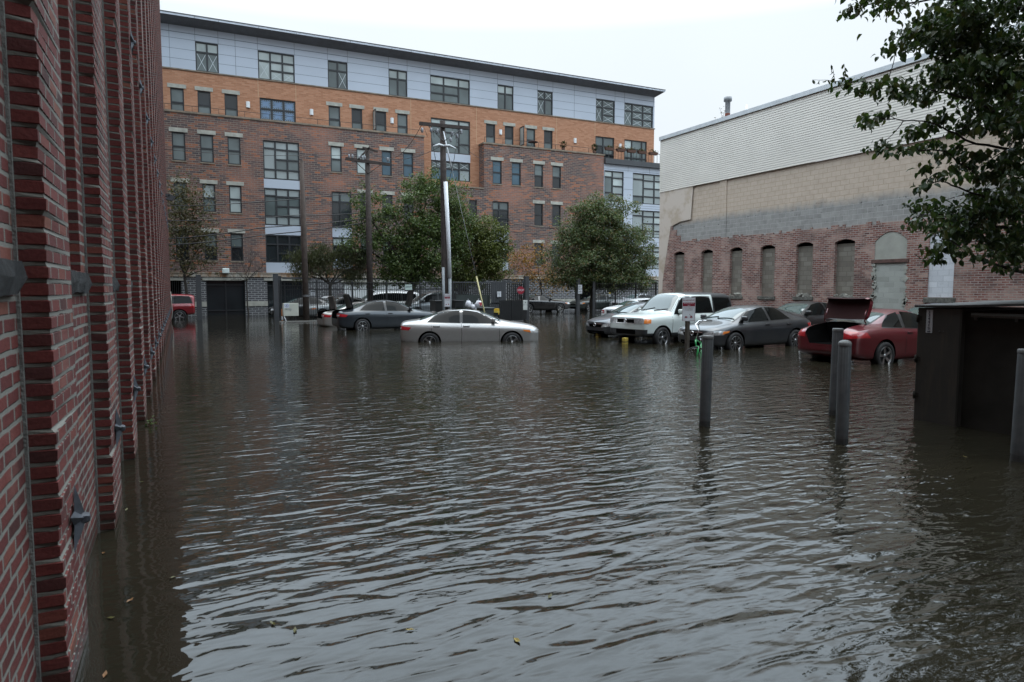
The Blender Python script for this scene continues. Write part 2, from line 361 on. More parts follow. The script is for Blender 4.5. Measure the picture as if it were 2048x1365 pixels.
# ============================================================ left brick warehouse (a long wall of close pilasters)
RED = [(0.0, (.055, .020, .019)), (.3, (.135, .032, .028)), (.6, (.10, .025, .024)), (.85, (.155, .040, .034)), (1.0, (.18, .068, .046))]
M_lb = brick('old_red_brick', RED, (.19, .187, .168), .205, .0685, .012, wob=.0085, bump=.008, stain=(1.1, .56, .8, (.05, .034, .032), .45), smooth=.35, wet=.10, patch=(2.3, .55, .72, (.20, .085, .07)))
M_le = brick('old_red_brick_header', RED, (.13, .128, .112), 9.0, .0685, .0105, wob=.008, bump=.008, smooth=.3, wet=.10)
M_mort = plain('grey_mortar', (.17, .175, .165), .9, var=.25, nscale=8, bump=.01)
M_gran = plain('dark_granite', (.020, .0225, .025), .85, var=.8, nscale=22, bump=.03)
def build_left():
    B = thing('brick_warehouse', 'long red brick warehouse wall of close vertical pilasters with star shaped anchor plates', 'building', (-0.6, 20, 0))
    L = Vector((0.6, -20, 0))
    PX, SX, RX, P0, STEP, PW = -0.48, -0.59, -0.72, 3.33, 2.29, 0.64
    YE, ZT, ZB = 43.15, 21.0, -0.45
    w = MB(); rev = random.Random(4)
    mort = MB(); k0, k1 = -2, 17
    frames = MB()
    for k in range(k0, k1+1):
        y0 = P0 + STEP*k; y1 = y0 + PW; yn = y0 + STEP
        if k == k1: y1 = yn = YE
        zc = ZB
        if k <= 7:       # worn arrises: every course of the near piers has its own edge, joints lie back
            rh = .0685; lev = [(ZB, 0, 0)]; r = random.Random(k*7+3)
            for c in range(-6, int((9.5 if k < 5 else 6.0)/rh)):
                jx, jy = r.gauss(0, .0028), r.gauss(0, .0028)
                if r.random() < .07: jx -= r.uniform(.006, .018); jy += r.uniform(.006, .018)
                jx = min(jx, .005); lev += [(c*rh+.0095, jx-.006, jy+.006), (c*rh+.0125, jx, jy), ((c+1)*rh-.0125, jx+r.gauss(0, .0012), jy+r.gauss(0, .0012)), ((c+1)*rh-.0095, jx-.006, jy+.006)]
            for (za, ja, ka), (zb_, jb, kb) in zip(lev[:-1], lev[1:]):
                w.quad((PX, y1, za), (PX+ja, y0+ka, za), (PX+jb, y0+kb, zb_), (PX, y1, zb_), 0); w.quad((PX+ja, y0+ka, za), (SX, y0, za), (SX, y0, zb_), (PX+jb, y0+kb, zb_), 1)
            zc = lev[-1][0]
        w.quad((PX, y1, zc), (PX, y0, zc), (PX, y0, ZT), (PX, y1, ZT), 0)
        w.quad((PX, y0, zc), (SX, y0, zc), (SX, y0, ZT), (PX, y0, ZT), 1)
        w.quad((SX, y1, ZB), (PX, y1, ZB), (PX, y1, ZT), (SX, y1, ZT), 1)
        mort.box(SX-.005, SX+.013, y0-.022, y0-.002, ZB, ZT)
        if k == k1: continue
        wa, wb = y1 + 0.16, yn - 0.27
        ops = [(wa, wb, 1.865, 4.45), (wa, wb, 6.2, 9.4), (wa, wb, 11.0, 14.2), (wa, wb, 15.8, 18.8)]
        # spandrel plane facing +x : build mirrored through wall_open facing -x then flipped
        t = MB(); wall_open(t, y1, yn, ZB, ZT, -SX, ops, depth=0.13, axis='x', reveal_mi=1)
        for o in ops: t.quad((-SX+.13, o[0], o[2]), (-SX+.13, o[0], o[3]), (-SX+.13, o[1], o[3]), (-SX+.13, o[1], o[2]), 0)
        w.add([(-x, y, z) for x, y, z in t.v], [f[::-1] for f in t.f]); w.m[-len(t.f):] = t.m
        for o in ops:
            if k < 7 and o[2] < 7: frames = MB(); frames.box(SX-.10, SX-.005, o[0]+.002, o[0]+.035, o[2]+.01, o[3]-.01); frames.build('window_frame', M_dkgrey, B, L)
    w.box(-14, 17, -8.5, -7.5, ZB, 17, 0); w.box(-14, -1, -7.5, -1.4, ZB, ZT, 0)     # added wing, unseen behind the viewer, blocks sky light from the pier end faces
    w.quad((PX, YE, ZB), (-14, YE, ZB), (-14, YE, ZT), (PX, YE, ZT), 0)
    w.quad((PX, YE, ZB), (PX, YE, ZT), (-14, YE, ZT), (-14, YE, ZB), 0)
    w.quad((PX, P0+STEP*k0, ZT), (PX, YE, ZT), (-14, YE, ZT), (-14, P0+STEP*k0, ZT), 0)
    o = w.build('brick_wall', [M_lb, M_le], B, L); 
    mort.build('mortar_joint', M_mort, B, L)
    # window sills of rough granite
    for k in range(k0, k1):
        y0 = P0 + STEP*k + PW + 0.10; y1 = P0 + STEP*(k+1) - 0.10
        b = MB(); n = 14; r = random.Random(k+50)
        vs = []
        for i in range(n+1):
            y = y0 + (y1-y0)*i/n; j = lambda s: r.uniform(-s, s)
            vs += [(-.70, y, 1.72), (-.560+j(.012), y, 1.725+j(.008)), (-.548+j(.016), y, 1.79+j(.01)), (-.560+j(.012), y, 1.855+j(.005)), (-.70, y, 1.866)]
        fs = [(i*5+q, (i+1)*5+q, (i+1)*5+(q+1) % 5, i*5+(q+1) % 5) for i in range(n) for q in range(5)] + [(0, 1, 2, 3, 4), tuple(n*5+q for q in (4, 3, 2, 1, 0))]
        b.add(vs, fs); b.build('window_sill', M_gran, B, L, recalc=True)
    # cast iron star anchor plates: low row near the water, high row above the window heads
    M_star = plain('weathered_iron', (.055, .062, .075), .55, .4, var=.4, nscale=14)
    def star(y, z):
        b = MB(); R, rr = .165, .056
        pts = [((R if i % 2 == 0 else rr)*sin(2*pi*i/10), (R if i % 2 == 0 else rr)*cos(2*pi*i/10)) for i in range(10)]
        vs = [(PX+.006, y+u, z+v) for u, v in pts] + [(PX+.05, y, z), (PX-.002, y, z)]
        fs = [(i, (i+1) % 10, 10) for i in range(10)] + [((i+1) % 10, i, 11) for i in range(10)]
        b.add(vs, fs)
        b.lathe([(0.0, .066), (.018, .064), (.026, .052), (.03, .03)], 6, Matrix.Translation((PX, y, z)) @ Matrix.Rotation(pi/2, 4, 'Y'), smooth=False)
        b.build('anchor_plate', M_star, B, L, recalc=True)
    for k in range(-1, 17):
        star(P0+STEP*k+.36, .68)
        if k >= 2: star(P0+STEP*k+.36, 5.0)
    # wall lamp and a hanging cable end near the far corner
    b = MB(); b.box(-.48, -.30, 36.9, 37.2, 6.15, 6.28); b.add([(-.48, 36.9, 6.02), (-.2, 36.9, 5.95), (-.05, 36.9, 6.14), (-.30, 36.9, 6.28), (-.48, 37.2, 6.02), (-.2, 37.2, 5.95), (-.05, 37.2, 6.14), (-.30, 37.2, 6.28)], [(0,1,2,3),(7,6,5,4),(0,4,5,1),(1,5,6,2),(2,6,7,3)])
    b.build('flood_lamp', M_dkgrey, B, L)
    b = MB(); b.tube([(-.45, 40, 1.6), (-.42, 40.0, 1.0), (-.40, 40.1, .55), (-.43, 40.2, .25), (-.47, 40.2, .12)], .02, 6); b.build('loose_cable', M_stone, B, L)
build_left()

# ============================================================ right building: brick base, block wall, siding
def build_right():
    B = thing('warehouse', 'windowless warehouse with cream siding over painted block and old brick with blocked up arched windows', 'building', (24.5, 20, 0))
    L = Vector((-24.5, -20, 0)); X = 24.0; Y1 = 30.75; Y0 = -14
    PINK = [(0, (.10, .046, .042)), (.3, (.20, .072, .058)), (.6, (.25, .11, .085)), (.8, (.15, .072, .065)), (1, (.40, .25, .20))]
    m_br = brick('worn_pink_brick', PINK, (.33, .28, .25), .24, .08, .014, wob=.012, stain=(.7, .52, .70, (.085, .062, .058), .65), patch=(1.0, .5, .62, (.44, .29, .24)))
    m_cmu = N('painted_block'); a = m_cmu; a.set(Roughness=.9, Specular_IOR_Level=.25); uv = a.uv()
    br = a.n('ShaderNodeTexBrick'); a.l(uv, br.inputs['Vector']); br.inputs['Scale'].default_value = 1; br.inputs['Brick Width'].default_value = .42; br.inputs['Row Height'].default_value = .2032; br.inputs['Mortar Size'].default_value = .009
    br.inputs['Color1'].default_value = (.0, .0, .0, 1); br.inputs['Color2'].default_value = (1, 1, 1, 1); br.inputs['Mortar'].default_value = (.5, .5, .5, 1)
    sp = a.n('ShaderNodeSeparateXYZ'); a.l(uv, sp.inputs[0]); Z = sp.outputs['Y']; U = sp.outputs['X']
    big = a.noise(uv, .45, 5, .6); fine = a.noise(uv, 3.5, 4, .65); drip = a.n('ShaderNodeTexNoise'); mp = a.n('ShaderNodeMapping'); mp.inputs['Scale'].default_value = (2.2, .25, 1); a.l(uv, mp.inputs['Vector']); a.l(mp.outputs[0], drip.inputs['Vector']); drip.inputs['Scale'].default_value = 1.5; drip.inputs['Detail'].default_value = 4
    edge = a.math('ADD', Z, a.math('MULTIPLY', a.math('SUBTRACT', big, .5), .55))
    edge = a.math('ADD', edge, a.math('MULTIPLY', a.math('SUBTRACT', drip.outputs['Fac'], .5), .35))
    up = a.maprange(edge, 5.08, 5.42, 0, 1)
    beige = a.mix(.2, a.ramp(fine, [(.3, (.45, .365, .29)), (.7, (.55, .455, .37))]), a.ramp(br.outputs['Color'], [(0, (.43, .35, .28)), (1, (.56, .475, .39))]))
    grey = a.mix(.3, a.ramp(fine, [(.3, (.215, .21, .20)), (.7, (.35, .34, .325))]), a.ramp(br.outputs['Color'], [(0, (.21, .205, .195)), (1, (.38, .37, .35))]))
    beige = a.mix(a.math('MULTIPLY', br.outputs['Fac'], .7), beige, (.38, .29, .21)); grey = a.mix(a.math('MULTIPLY', br.outputs['Fac'], .8), grey, (.44, .435, .415))
    holes = a.ramp(a.noise(uv, 2.2, 6, .78), [(.585, (0, 0, 0)), (.61, (.85, .85, .85))])
    grey = a.mix(a.math('MULTIPLY', holes, a.math('MULTIPLY', a.maprange(Z, 4.55, 4.95, 0, 1), a.math('LESS_THAN', a.math('FRACT', a.math('MULTIPLY', Z, 4.92)), .32))), grey, (.05, .045, .042))
    a.l(a.mix(up, grey, beige), a.p.inputs['Base Color']); a.bump(a.math('SUBTRACT', a.math('MULTIPLY', fine, .5), br.outputs['Fac']), .006)
    # brick face stands 60 mm proud of the block; openings to the filled windows
    cent = [28.95, 26.75, 24.6, 22.95-.0, 21.0, 19.0]
    wins = []
    for p0, p1, t0, b0 in [(1347, 1368, 506, 587), (1402, 1425, 500, 588), (1459, 1484, 499, 590), (1520, 1549, 494, 592), (1591, 1625, 488, 592), (1668, 1708, 481, 595)]:
        ya, yb = atX(p1, 540, X).y, atX(p0, 540, X).y
        wins.append((ya, yb, 1.42, 3.62, .11))
    door = (atX(1812, 540, X).y, atX(1748, 540, X).y, -.45, 3.55, .34)
    wht = (atX(1908, 540, X).y, atX(1856, 540, X).y, 1.45, 3.62, .14)
    extra = [(10.6, 11.75, 1.45, 3.62, .16), (8.3, 9.4, 1.45, 3.62, .16), (6.0, 7.1, 1.45, 3.62, .16)]
    ops = wins + [door, wht] + extra
    b = MB(); wall_open(b, Y0, Y1-.28, -.45, 4.0, X, ops, depth=.2, axis='x')
    # ragged top edge of the brickwork
    ysl = [Y0]; r = random.Random(9)
    while ysl[-1] < Y1-.28-.3: ysl.append(ysl[-1]+r.choice((.1, .21, .21, .32)))
    ysl[-1] = Y1-.28
    hi = lambda y: 4.26 + (.0 if y < 28.9 else min(.95, (int((y-28.9)/.22))*.32))
    for i in range(len(ysl)-1):
        ya, yb = ysl[i], ysl[i+1]; z = hi((ya+yb)/2) + r.choice((-.07, 0, 0, 0, .07))
        b.box(X, X+.2, ya, yb, 4.0, z)
    b.build('brick_wall', m_br, B, L)
    # left end: rendered corner tapering down over the brick
    c = MB(); c.add([(X-.01, Y1+.02, -.45), (X-.01, Y1-.30, -.45), (X-.01, Y1-.34, 2.2), (X-.01, Y1-.62, 3.6), (X-.01, Y1-.95, 5.1), (X-.01, Y1-1.7, 5.3), (X-.01, Y1-2.55, 5.35), (X-.01, Y1-2.7, 7.04), (X-.01, Y1+.02, 7.04)][::-1], [tuple(range(9))])
    c.add([(X-.01, Y1+.02, -.45), (X-.01, Y1+.02, 7.04), (X+12, Y1+.02, 7.04), (X+12, Y1+.02, -.45)], [(0, 1, 2, 3)])
    m_st = N('pale_render'); a = m_st; a.set(Roughness=.9, Specular_IOR_Level=.25); uv = a.uv()
    a.l(a.mix(a.ramp(a.noise(uv, .9, 5), [(.42, (0, 0, 0)), (.5, (1, 1, 1))]), a.ramp(a.noise(uv, 5, 4), [(.3, (.43, .35, .275)), (.7, (.50, .42, .34))]), (.56, .485, .42)), a.p.inputs['Base Color'])
    c.build('render_patch', m_st.m, B, L)
    d = MB(); d.quad((X+.19, Y1, -.45), (X+.19, Y1, 3.9), (X+.19, Y0, 3.9), (X+.19, Y0, -.45)); d.quad((X+.06, Y1, 3.9), (X+.06, Y1, 7.04), (X+.06, Y0, 7.04), (X+.06, Y0, 3.9))
    d.quad((X+12, Y1-.01, 3), (X+12, Y1-.01, 9), (X+12, Y0, 9), (X+12, Y0, 3))
    y = atX(1441, 430, X).y; d.box(X+.02, X+.06, y-.35, y+.1, 4.2, 7.04)
    d.build('block_wall', m_cmu.m, B, L)
    # clapboard siding: one lapped course at a time in one mesh
    s = MB(); z = 7.04; lap = .1
    while z < 9.85:
        s.quad((X-.040, Y1+.03, z), (X-.040, Y0, z), (X-.026, Y0, z+lap-.009), (X-.026, Y1+.03, z+lap-.009)); s.quad((X+.01, Y1+.03, z), (X+.01, Y0, z), (X-.040, Y0, z), (X-.040, Y1+.03, z)); s.quad((X-.004, Y1+.03, z+lap-.009), (X-.004, Y0, z+lap-.009), (X-.004, Y0, z+lap), (X-.004, Y1+.03, z+lap), 1); s.quad((X-.026, Y1+.03, z+lap-.009), (X-.026, Y0, z+lap-.009), (X+.01, Y0, z+lap-.009), (X+.01, Y1+.03, z+lap-.009), 1); z += lap
    s.quad((X-.02, Y1+.03, 7.04), (X-.02, Y1+.03, 9.9), (X+12, Y1+.03, 9.9), (X+12, Y1+.03, 7.04))
    m_sd = plain('cream_vinyl_siding', (.67, .63, .565), .55, var=.05, nscale=.7)
    s.build('siding', [m_sd, plain('siding_lap_shadow', (.38, .36, .32), .8)], B, L)  # second material is darkened to draw a shadow line under each lap
    f = MB(); f.box(X-.11, X+.3, Y0, Y1+.05, 9.84, 10.03); 
    for yy in range(-10, 31, 3): f.box(X-.116, X-.10, yy, yy+.02, 9.84, 10.03)
    f.build('roof_flashing', plain('grey_flashing', (.56, .59, .61), .45, .3), B, L)
    r_ = MB(); r_.quad((X+.25, Y0, 9.95), (X+12, Y0, 9.95), (X+12, Y1, 9.95), (X+.25, Y1, 9.95)); r_.build('roof', M_dkgrey, B, L)
    # fillings
    m_f1 = brick('window_block_fill', [(0, (.165, .145, .12)), (.5, (.20, .18, .15)), (1, (.24, .22, .185))], (.15, .135, .115), .40, .2, .012, stain=(1.2, .5, .7, (.14, .125, .11), .5))
    m_f2 = brick('door_block_fill', [(0, (.30, .31, .28)), (1, (.40, .41, .375))], (.36, .365, .34), .42, .2, .012)
    m_f3 = brick('white_block_fill', [(0, (.55, .57, .60)), (1, (.66, .68, .71))], (.50, .52, .55), .40, .2, .010, stain=(2.5, .6, .68, (.3, .31, .33), .6))
    m_ren = plain('grey_cement_patch', (.33, .33, .29), .9, var=.12, nscale=2, bump=.006)
    m_sill = plain('crumbled_stone_sill', (.12, .115, .10), .9, var=.5, nscale=9, bump=.02)
    def rubble(p, o, n, r):
        g = MB()
        for i in range(n):
            y = r.uniform(o[0], o[1]); s_ = r.uniform(.03, .085); z0 = o[2]+r.uniform(-.02, .10)
            M = Matrix.Translation((X+r.uniform(.0, .12), y, z0)) @ Matrix.Rotation(r.uniform(0, 3), 4, 'Z') @ Matrix.Rotation(r.uniform(-.5, .5), 4, 'X')
            g.obox(M, s_*.9, s_, s_*.6)
        return g.build('rubble', m_stone2, p)
    m_stone2 = plain('broken_block', (.26, .25, .22), .9, var=.35, nscale=10)
    for i, o in enumerate(wins + extra):
        r = random.Random(i+3)
        q = MB(); xx = X+.15; zt = o[3]-.06
        q.box(xx, X+.19, o[0], o[1], o[2], zt)
        fo = q.build('blocked_window', m_f1, B, L, uvo=(i*.13, i*.07))
        q = MB(); q.box(X+.155, X+.18, o[0], o[1], zt+.004, o[3]+o[4]-.005); q.build('arch_gap_shade', M_void, fo)  # black panel paints the deep shade between fill and arch
        sl = MB(); sl.bbox(X-.05, X+.1, o[0]-.08, o[1]+.08, o[2]-.16, o[2]-.005, .012); sl.build('window_sill', m_sill, fo)
        if i in (0, 1, 2, 4, 5, 6): rubble(fo, o, 22 if i > 3 else 12, r)
    o = wht; q = MB(); q.box(X+.05, X+.19, o[0], o[1], o[2], o[3]+.12); fo = q.build('blocked_window', m_f3, B, L); fo['label'] = 'window filled with white painted block'
    sl = MB(); sl.bbox(X-.06, X+.1, o[0]-.1, o[1]+.1, o[2]-.2, o[2]-.005, .012); sl.build('window_sill', m_sill, fo)
    o = door; q = MB(); q.box(X+.03, X+.19, o[0], o[1], -.45, 2.72); fo = q.build('blocked_door', m_f2, B, L); fo['label'] = 'doorway filled with pale grey block'
    q = MB(); q.add([(X+.02, o[0]+(o[1]-o[0])*k/12, 2.86) for k in range(13)] + [(X+.02, o[0]+(o[1]-o[0])*k/12, 3.54+.33*(1-(k/6-1)**2)) for k in range(13)], [(k+1, k, 13+k, 14+k) for k in range(12)])
    q.build('cement_patch', m_ren, fo)
    q = MB(); q.bbox(X-.03, X+.15, o[0]-.1, o[1]+.12, 2.72, 2.86, .01); q.build('lintel', plain('rusty_lintel', (.10, .055, .045), .85, var=.4, nscale=7), fo)
    # ragged cement edges beside the doorway
    g = MB(); r = random.Random(77)
    for k in range(46):
        side = o[0] if k % 2 else o[1]; z = r.uniform(0.3, 2.7); s_ = r.uniform(.03, .09)
        g.obox(Matrix.Translation((X-.002, side+r.uniform(-.05, .05), z)) @ Matrix.Rotation(r.uniform(0, 3), 4, 'X'), .012, s_, s_*.8)
    g.build('ragged_mortar', m_ren, fo)
    # roof vent
    v = atX(1455, 232, 25.3); vy = v.y
    b = MB(); b.lathe([(.0, 9.9), (.13, 9.9), (.13, 10.62)], 16, Matrix.Translation((25.3, vy, 0)), 1); b.lathe([(.125, 10.62), (.125, 11.2), (.2, 11.22), (.2, 11.42), (0, 11.46)], 16, Matrix.Translation((25.3, vy, 0)), 0)
    b.build('vent_pipe', [plain('galvanised_pipe', (.26, .27, .28), .5, .3, var=.3), plain('rusty_pipe', (.17, .05, .03), .85, var=.6, nscale=5)], B, L)
    p = atX(1493, 220, 26); b = MB(); b.tube([(26, p.y, 9.9), (26, p.y, 11.0)], .05, 8); b.build('vent_stub', M_white, B, L)
build_right()
# ============================================================ apartment building across the street
def glassmat(name, col, rough=.06, spec=.6, stripes=None):
    a = N(name); a.set(Roughness=rough, Specular_IOR_Level=spec)
    f = a.noise(a.obj(), .5, 2)
    c = a.ramp(f, [(.35, tuple(k*.75 for k in col)), (.65, tuple(k*1.2 for k in col))])
    if stripes:
        wv = a.n('ShaderNodeTexWave'); wv.inputs['Scale'].default_value = stripes; wv.inputs['Distortion'].default_value = 1.5; wv.inputs['Detail'].default_value = 2; a.l(a.obj(), wv.inputs['Vector'])
        c = a.mix(.5, c, a.ramp(wv.outputs['Fac'], [(0, tuple(k*.6 for k in col)), (1, tuple(k*1.25 for k in col))]))
    a.l(c, a.p.inputs['Base Color']); return a.m
G_dark = glassmat('dark_window_glass', (.018, .023, .026))
G_mid = glassmat('shaded_window_glass', (.115, .14, .14))
G_blind = glassmat('blind_behind_glass', (.38, .43, .42), .15)
G_curt = glassmat('curtain_behind_glass', (.30, .34, .34), .15, stripes=6)
G_blue = glassmat('blue_curtain_glass', (.05, .10, .135), .1)
PANES = [G_dark, G_mid, G_blind, G_curt, G_blue]
M_tape = plain('white_tape', (.46, .50, .52), .6)
M_btape = plain('blue_tape', (.14, .22, .34), .6)
def build_apartments():
    B = thing('apartment_building', 'five storey brick apartment building with orange brick and pale grey panel upper floors', 'building', (19, 51, 0))
    L = Vector((-19, -51, 0)); YF, YB = 50.0, 51.0
    DK = [(0, (.070, .055, .058)), (.25, (.12, .075, .068)), (.5, (.165, .092, .075)), (.68, (.085, .065, .068)), (.84, (.25, .105, .065)), (1, (.33, .12, .062))]
    m_dk = brick('mottled_dark_brick', DK, (.215, .185, .16), .40, .135, .016, patch=(.35, .5, .66, (.36, .16, .11)), stain=(.5, .66, .78, (.36, .32, .30), .35), bump=.004)
    OR = [(0, (.34, .155, .085)), (.5, (.41, .195, .112)), (1, (.47, .24, .145))]
    m_or = brick('orange_brick', OR, (.37, .215, .14), .34, .10, .012, stain=(.4, .55, .8, (.34, .18, .11), .4), bump=.003)
    m_gb = brick('dark_grey_ground_brick', [(0, (.055, .055, .062)), (1, (.10, .098, .105))], (.30, .30, .30), .42, .144, .022, stain=(.6, .6, .8, (.2, .2, .2), .3), bump=.004)
    m_pan = plain('pale_grey_panel', (.43, .475, .545), .45, var=.04, nscale=.4)
    m_seam = plain('panel_seam', (.13, .15, .18), .6)
    m_roof_ = plain('grey_roof_edge', (.20, .22, .25), .5)
    m_soff = plain('dark_soffit', (.16, .165, .18), .6)
    m_cop = plain('brown_coping', (.20, .16, .12), .8, var=.3)
    m_lint = plain('pale_stone_lintel', (.36, .35, .305), .85, var=.22, nscale=3)
    a = N('rust_stained_band'); a.set(Roughness=.85); uv = a.uv()
    mp = a.n('ShaderNodeMapping'); mp.inputs['Scale'].default_value = (1, .35, 1); a.l(uv, mp.inputs['Vector'])
    st = a.ramp(a.noise(mp.outputs[0], 1.3, 6, .7), [(.42, (0, 0, 0)), (.62, (1, 1, 1))])
    a.l(a.mix(st, a.ramp(a.noise(uv, 4, 3), [(.3, (.36, .33, .28)), (.7, (.44, .41, .35))]), (.27, .13, .055)), a.p.inputs['Base Color']); m_band = a.m
    rnd = random.Random(5)

    def window(x0, x1, z0, z1, y, cols, kinds=None, tape=None, tapecol=None, name='window', fr=.075, par=B):
        """cols = [(width weight, [row fractions])]; kinds = pane kinds per cell ('d','m','b','c','u'), column by column from the bottom"""
        f = MB(); p = MB(); d0, d1 = y+.06, y+.16
        f.box(x0, x1, d0, d1, z0, z0+fr); f.box(x0, x1, d0, d1, z1-fr, z1); f.box(x0, x0+fr, d0, d1, z0+fr, z1-fr); f.box(x1-fr, x1, d0, d1, z0+fr, z1-fr)
        tw = sum(c[0] for c in cols); x = x0; ci = 0; tp = MB()
        for k, (wt, rows) in enumerate(cols):
            xe = x + (x1-x0)*wt/tw
            xa = x+fr if k == 0 else x+fr*.75; xb = xe-fr if k == len(cols)-1 else xe-fr*.75
            if k: f.box(x-fr*.75, x+fr*.75, d0+.003, d1-.003, z0+fr, z1-fr)
            zz = [z0+fr] + [z0+(z1-z0)*r for r in rows] + [z1-fr]
            for r in zz[1:-1]: f.box(xa, xb, d0+.006, d1-.006, r-fr*.7, r+fr*.7)
            for j in range(len(zz)-1):
                za = zz[j]+(fr*.7 if j else 0); zb = zz[j+1]-(fr*.7 if j < len(zz)-2 else 0)
                kd = (kinds[ci % len(kinds)] if kinds else rnd.choice('ddmmb'))
                p.quad((xa, y+.12, za), (xb, y+.12, za), (xb, y+.12, zb), (xa, y+.12, zb), 'dmbcu'.index(kd))
                t = tape[ci % len(tape)] if tape else '.'
                cx, cz, hx, hz = (xa+xb)/2, (za+zb)/2, (xb-xa)/2*.92, (zb-za)/2*.92
                ends = {'x': [(-1, -1), (-1, 1)], '*': [(-1, -1), (-1, 1), (-1, 0), (0, 1), (-.5, 1), (.5, 1), (1, .5), (1, -.5)]}.get(t, [])
                for ex, ez in ends:
                    wv = .014 if t == 'x' else .03
                    A = Vector((cx+ex*hx, y+.117-.001*len(tp.f)/40, cz+ez*hz)); Bv = Vector((cx-ex*hx, A.y, cz-ez*hz)); n = (Bv-A).normalized(); s = Vector((-n.z, 0, n.x))*wv
                    tp.quad(A-s, A+s, Bv+s, Bv-s)
                ci += 1
            x = xe
        fo = f.build(name, M_frame, par, L); po = p.build('pane', PANES, fo)
        if tp.f: tp.build('tape_cross', tapecol or M_tape, fo)
        return fo
    def lintel(x0, x1, z, y): 
        b = MB(); b.bbox(x0-.16, x1+.16, y-.035, y+.05, z+.003, z+.26, .01); b.build('lintel', m_lint, B, L)
    def sill(x0, x1, z, y):
        b = MB(); b.box(x0-.05, x1+.05, y-.04, y+.06, z-.09, z-.003); b.build('window_sill', m_cop, B, L)
    DH = [(1, [.5])]; DH2 = [(1, [.42])]
    # ---- top grey storey
    T = [(1.43, 2.84, [(1, [.66]), (1, [.66])], 'mbmb', 'x.x.'), (5.33, 7.76, [(1, [.66]), (1, [.35, .66]), (1, [.35, .66])], 'bbbbbbbb', 'x.x..x..'),
         (10.05, 11.47, [(1, [.66]), (1, [.66])], 'mmmm', '..x.'), (14.51, 15.95, [(1, [.66]), (1, [.66])], 'mbmb', None),
         (17.76, 21.05, [(1.1, [.33, .66]), (1.2, [.33, .66]), (.9, [.66])], 'mmbmmbmb', None), (23.44, 24.87, [(1, [.66]), (1, [.66])], 'mbmb', None),
         (27.07, 28.52, [(1, [.66]), (1, [.66])], 'mmmm', 'xx.x'), (32.77, 34.73, [(1, [.66]), (1.7, [.33, .66])], 'mmmmm', 'xxxxx'), (35.73, 38.85, [(1, [.66]), (1.3, [.33, .66]), (1.2, [.33, .66])], 'mmmmmmmm', 'xxxxxxxx')]
    top = MB(); z0, z1 = 16.17, 18.09
    wall_open(top, -3, 39.0, 16.16, 19.08, YB, [(t[0], t[1], z0, z1) for t in T], .15)
    top.quad((39.0, YB, 16.16), (39.0, YB+14, 16.16), (39.0, YB+14, 19.08), (39.0, YB, 19.08))
    top.build('panel_wall', m_pan, B, L)
    sm = MB()
    segs = [(-3, T[0][0])] + [(T[i][1], T[i+1][0]) for i in range(len(T)-1)]
    for xa, xb in segs:
        for zz in (16.82, 17.45): sm.box(xa, xb, YB-.004, YB+.01, zz-.012, zz+.012)
    for zz, h in ((18.10, .012), (18.50, .022)): sm.box(-3, 39.0, YB-.005, YB+.01, zz+.01-h, zz+.01+h)
    for t in T:
        for xx in (t[0], t[1]): sm.box(xx-.012, xx+.012, YB-.006, YB+.01, 18.12, 19.05)
    for xx in (-.1, 3.9, 30.6): sm.box(xx-.012, xx+.012, YB-.006, YB+.01, 16.2, 19.05)
    sm.build('panel_joint', m_seam, B, L)
    for t in T: window(t[0], t[1], z0, z1, YB, t[2], t[3], t[4])
    # ---- roof slab with overhang
    r = MB(); r.add([(-3, YB-1.0, 19.2), (39.35, YB-1.0, 19.2), (39.05, YB+.0, 18.93), (-3, YB+.0, 18.93)], [(3, 2, 1, 0)], 0)
    r.add([(39.35, YB-1, 19.2), (39.35, YB+14, 19.2), (39.05, YB+14, 18.93), (39.05, YB, 18.93)], [(0, 1, 2, 3)], 0)
    r.box(-3, 39.37, YB-1.03, YB+14, 19.2, 19.33, 2); r.box(-3, 39.40, YB-1.06, YB+14, 19.33, 19.375, 3)
    for t in T:
        for xx in (t[0], t[1]): r.box(xx-.012, xx+.012, YB-1.036, YB-1.02, 19.2, 19.3, 1)
    r.build('roof', [m_soff, M_dkgrey, plain('pale_fascia', (.50, .54, .60), .45), M_dkgrey], B, L)
    # ---- orange storey
    small = [(-.95+.8, .65), (1.47, 2.27), (3.13, 3.95), (10.05, 10.88), (11.70, 12.49), (13.48, 14.29), (15.14, 15.94), (22.42, 23.23), (24.08, 24.87), (26.06, 26.87), (27.69, 28.51)]
    oz0, oz1 = 13.43, 14.91
    big = [(5.37, 7.76, 13.43, 14.92), (17.79, 21.05, 12.31, 14.9), (17.79, 21.05, 10.21, 11.69), (32.75, 34.70, 12.85, 14.93), (35.78, 38.21, 12.85, 14.93)]
    ow = MB(); wall_open(ow, -3, 39.0, 9.2, 16.16, YB, [(a_, b_, oz0-.1, oz1) for a_, b_ in small] + big, .15)
    ow.quad((39.0, YB, 9.2), (39.0, YB+14, 9.2), (39.0, YB+14, 16.16), (39.0, YB, 16.16))
    ow.build('orange_brick_wall', m_or, B, L)
    cp = MB(); cp.box(-3, 39.06, YB-.06, YB+.02, 16.10, 16.18); cp.build('ledge', m_cop, B, L)
    m_ej = plain('tan_sealant', (.47, .33, .2), .8)
    for xx in (5.3, 7.8, 16.2, 21.6, 28.9, 32.7): ej = MB(); ej.box(xx-.015, xx+.015, YB-.004, YB+.01, 14.95 if xx in (5.3, 7.8, 32.7) else 13.2, 16.1); ej.build('expansion_joint', m_ej, B, L)
    for i, (a_, b_) in enumerate(small):
        window(a_, b_, oz0-.1, oz1, YB, DH2, 'md' if i % 3 else 'mm'); lintel(a_, b_, oz1, YB)
    window(*big[0][:2], big[0][2], big[0][3], YB, [(1, [.52]), (1, [.52]), (1, [.52])], 'mmmmmm', '******', M_btape)
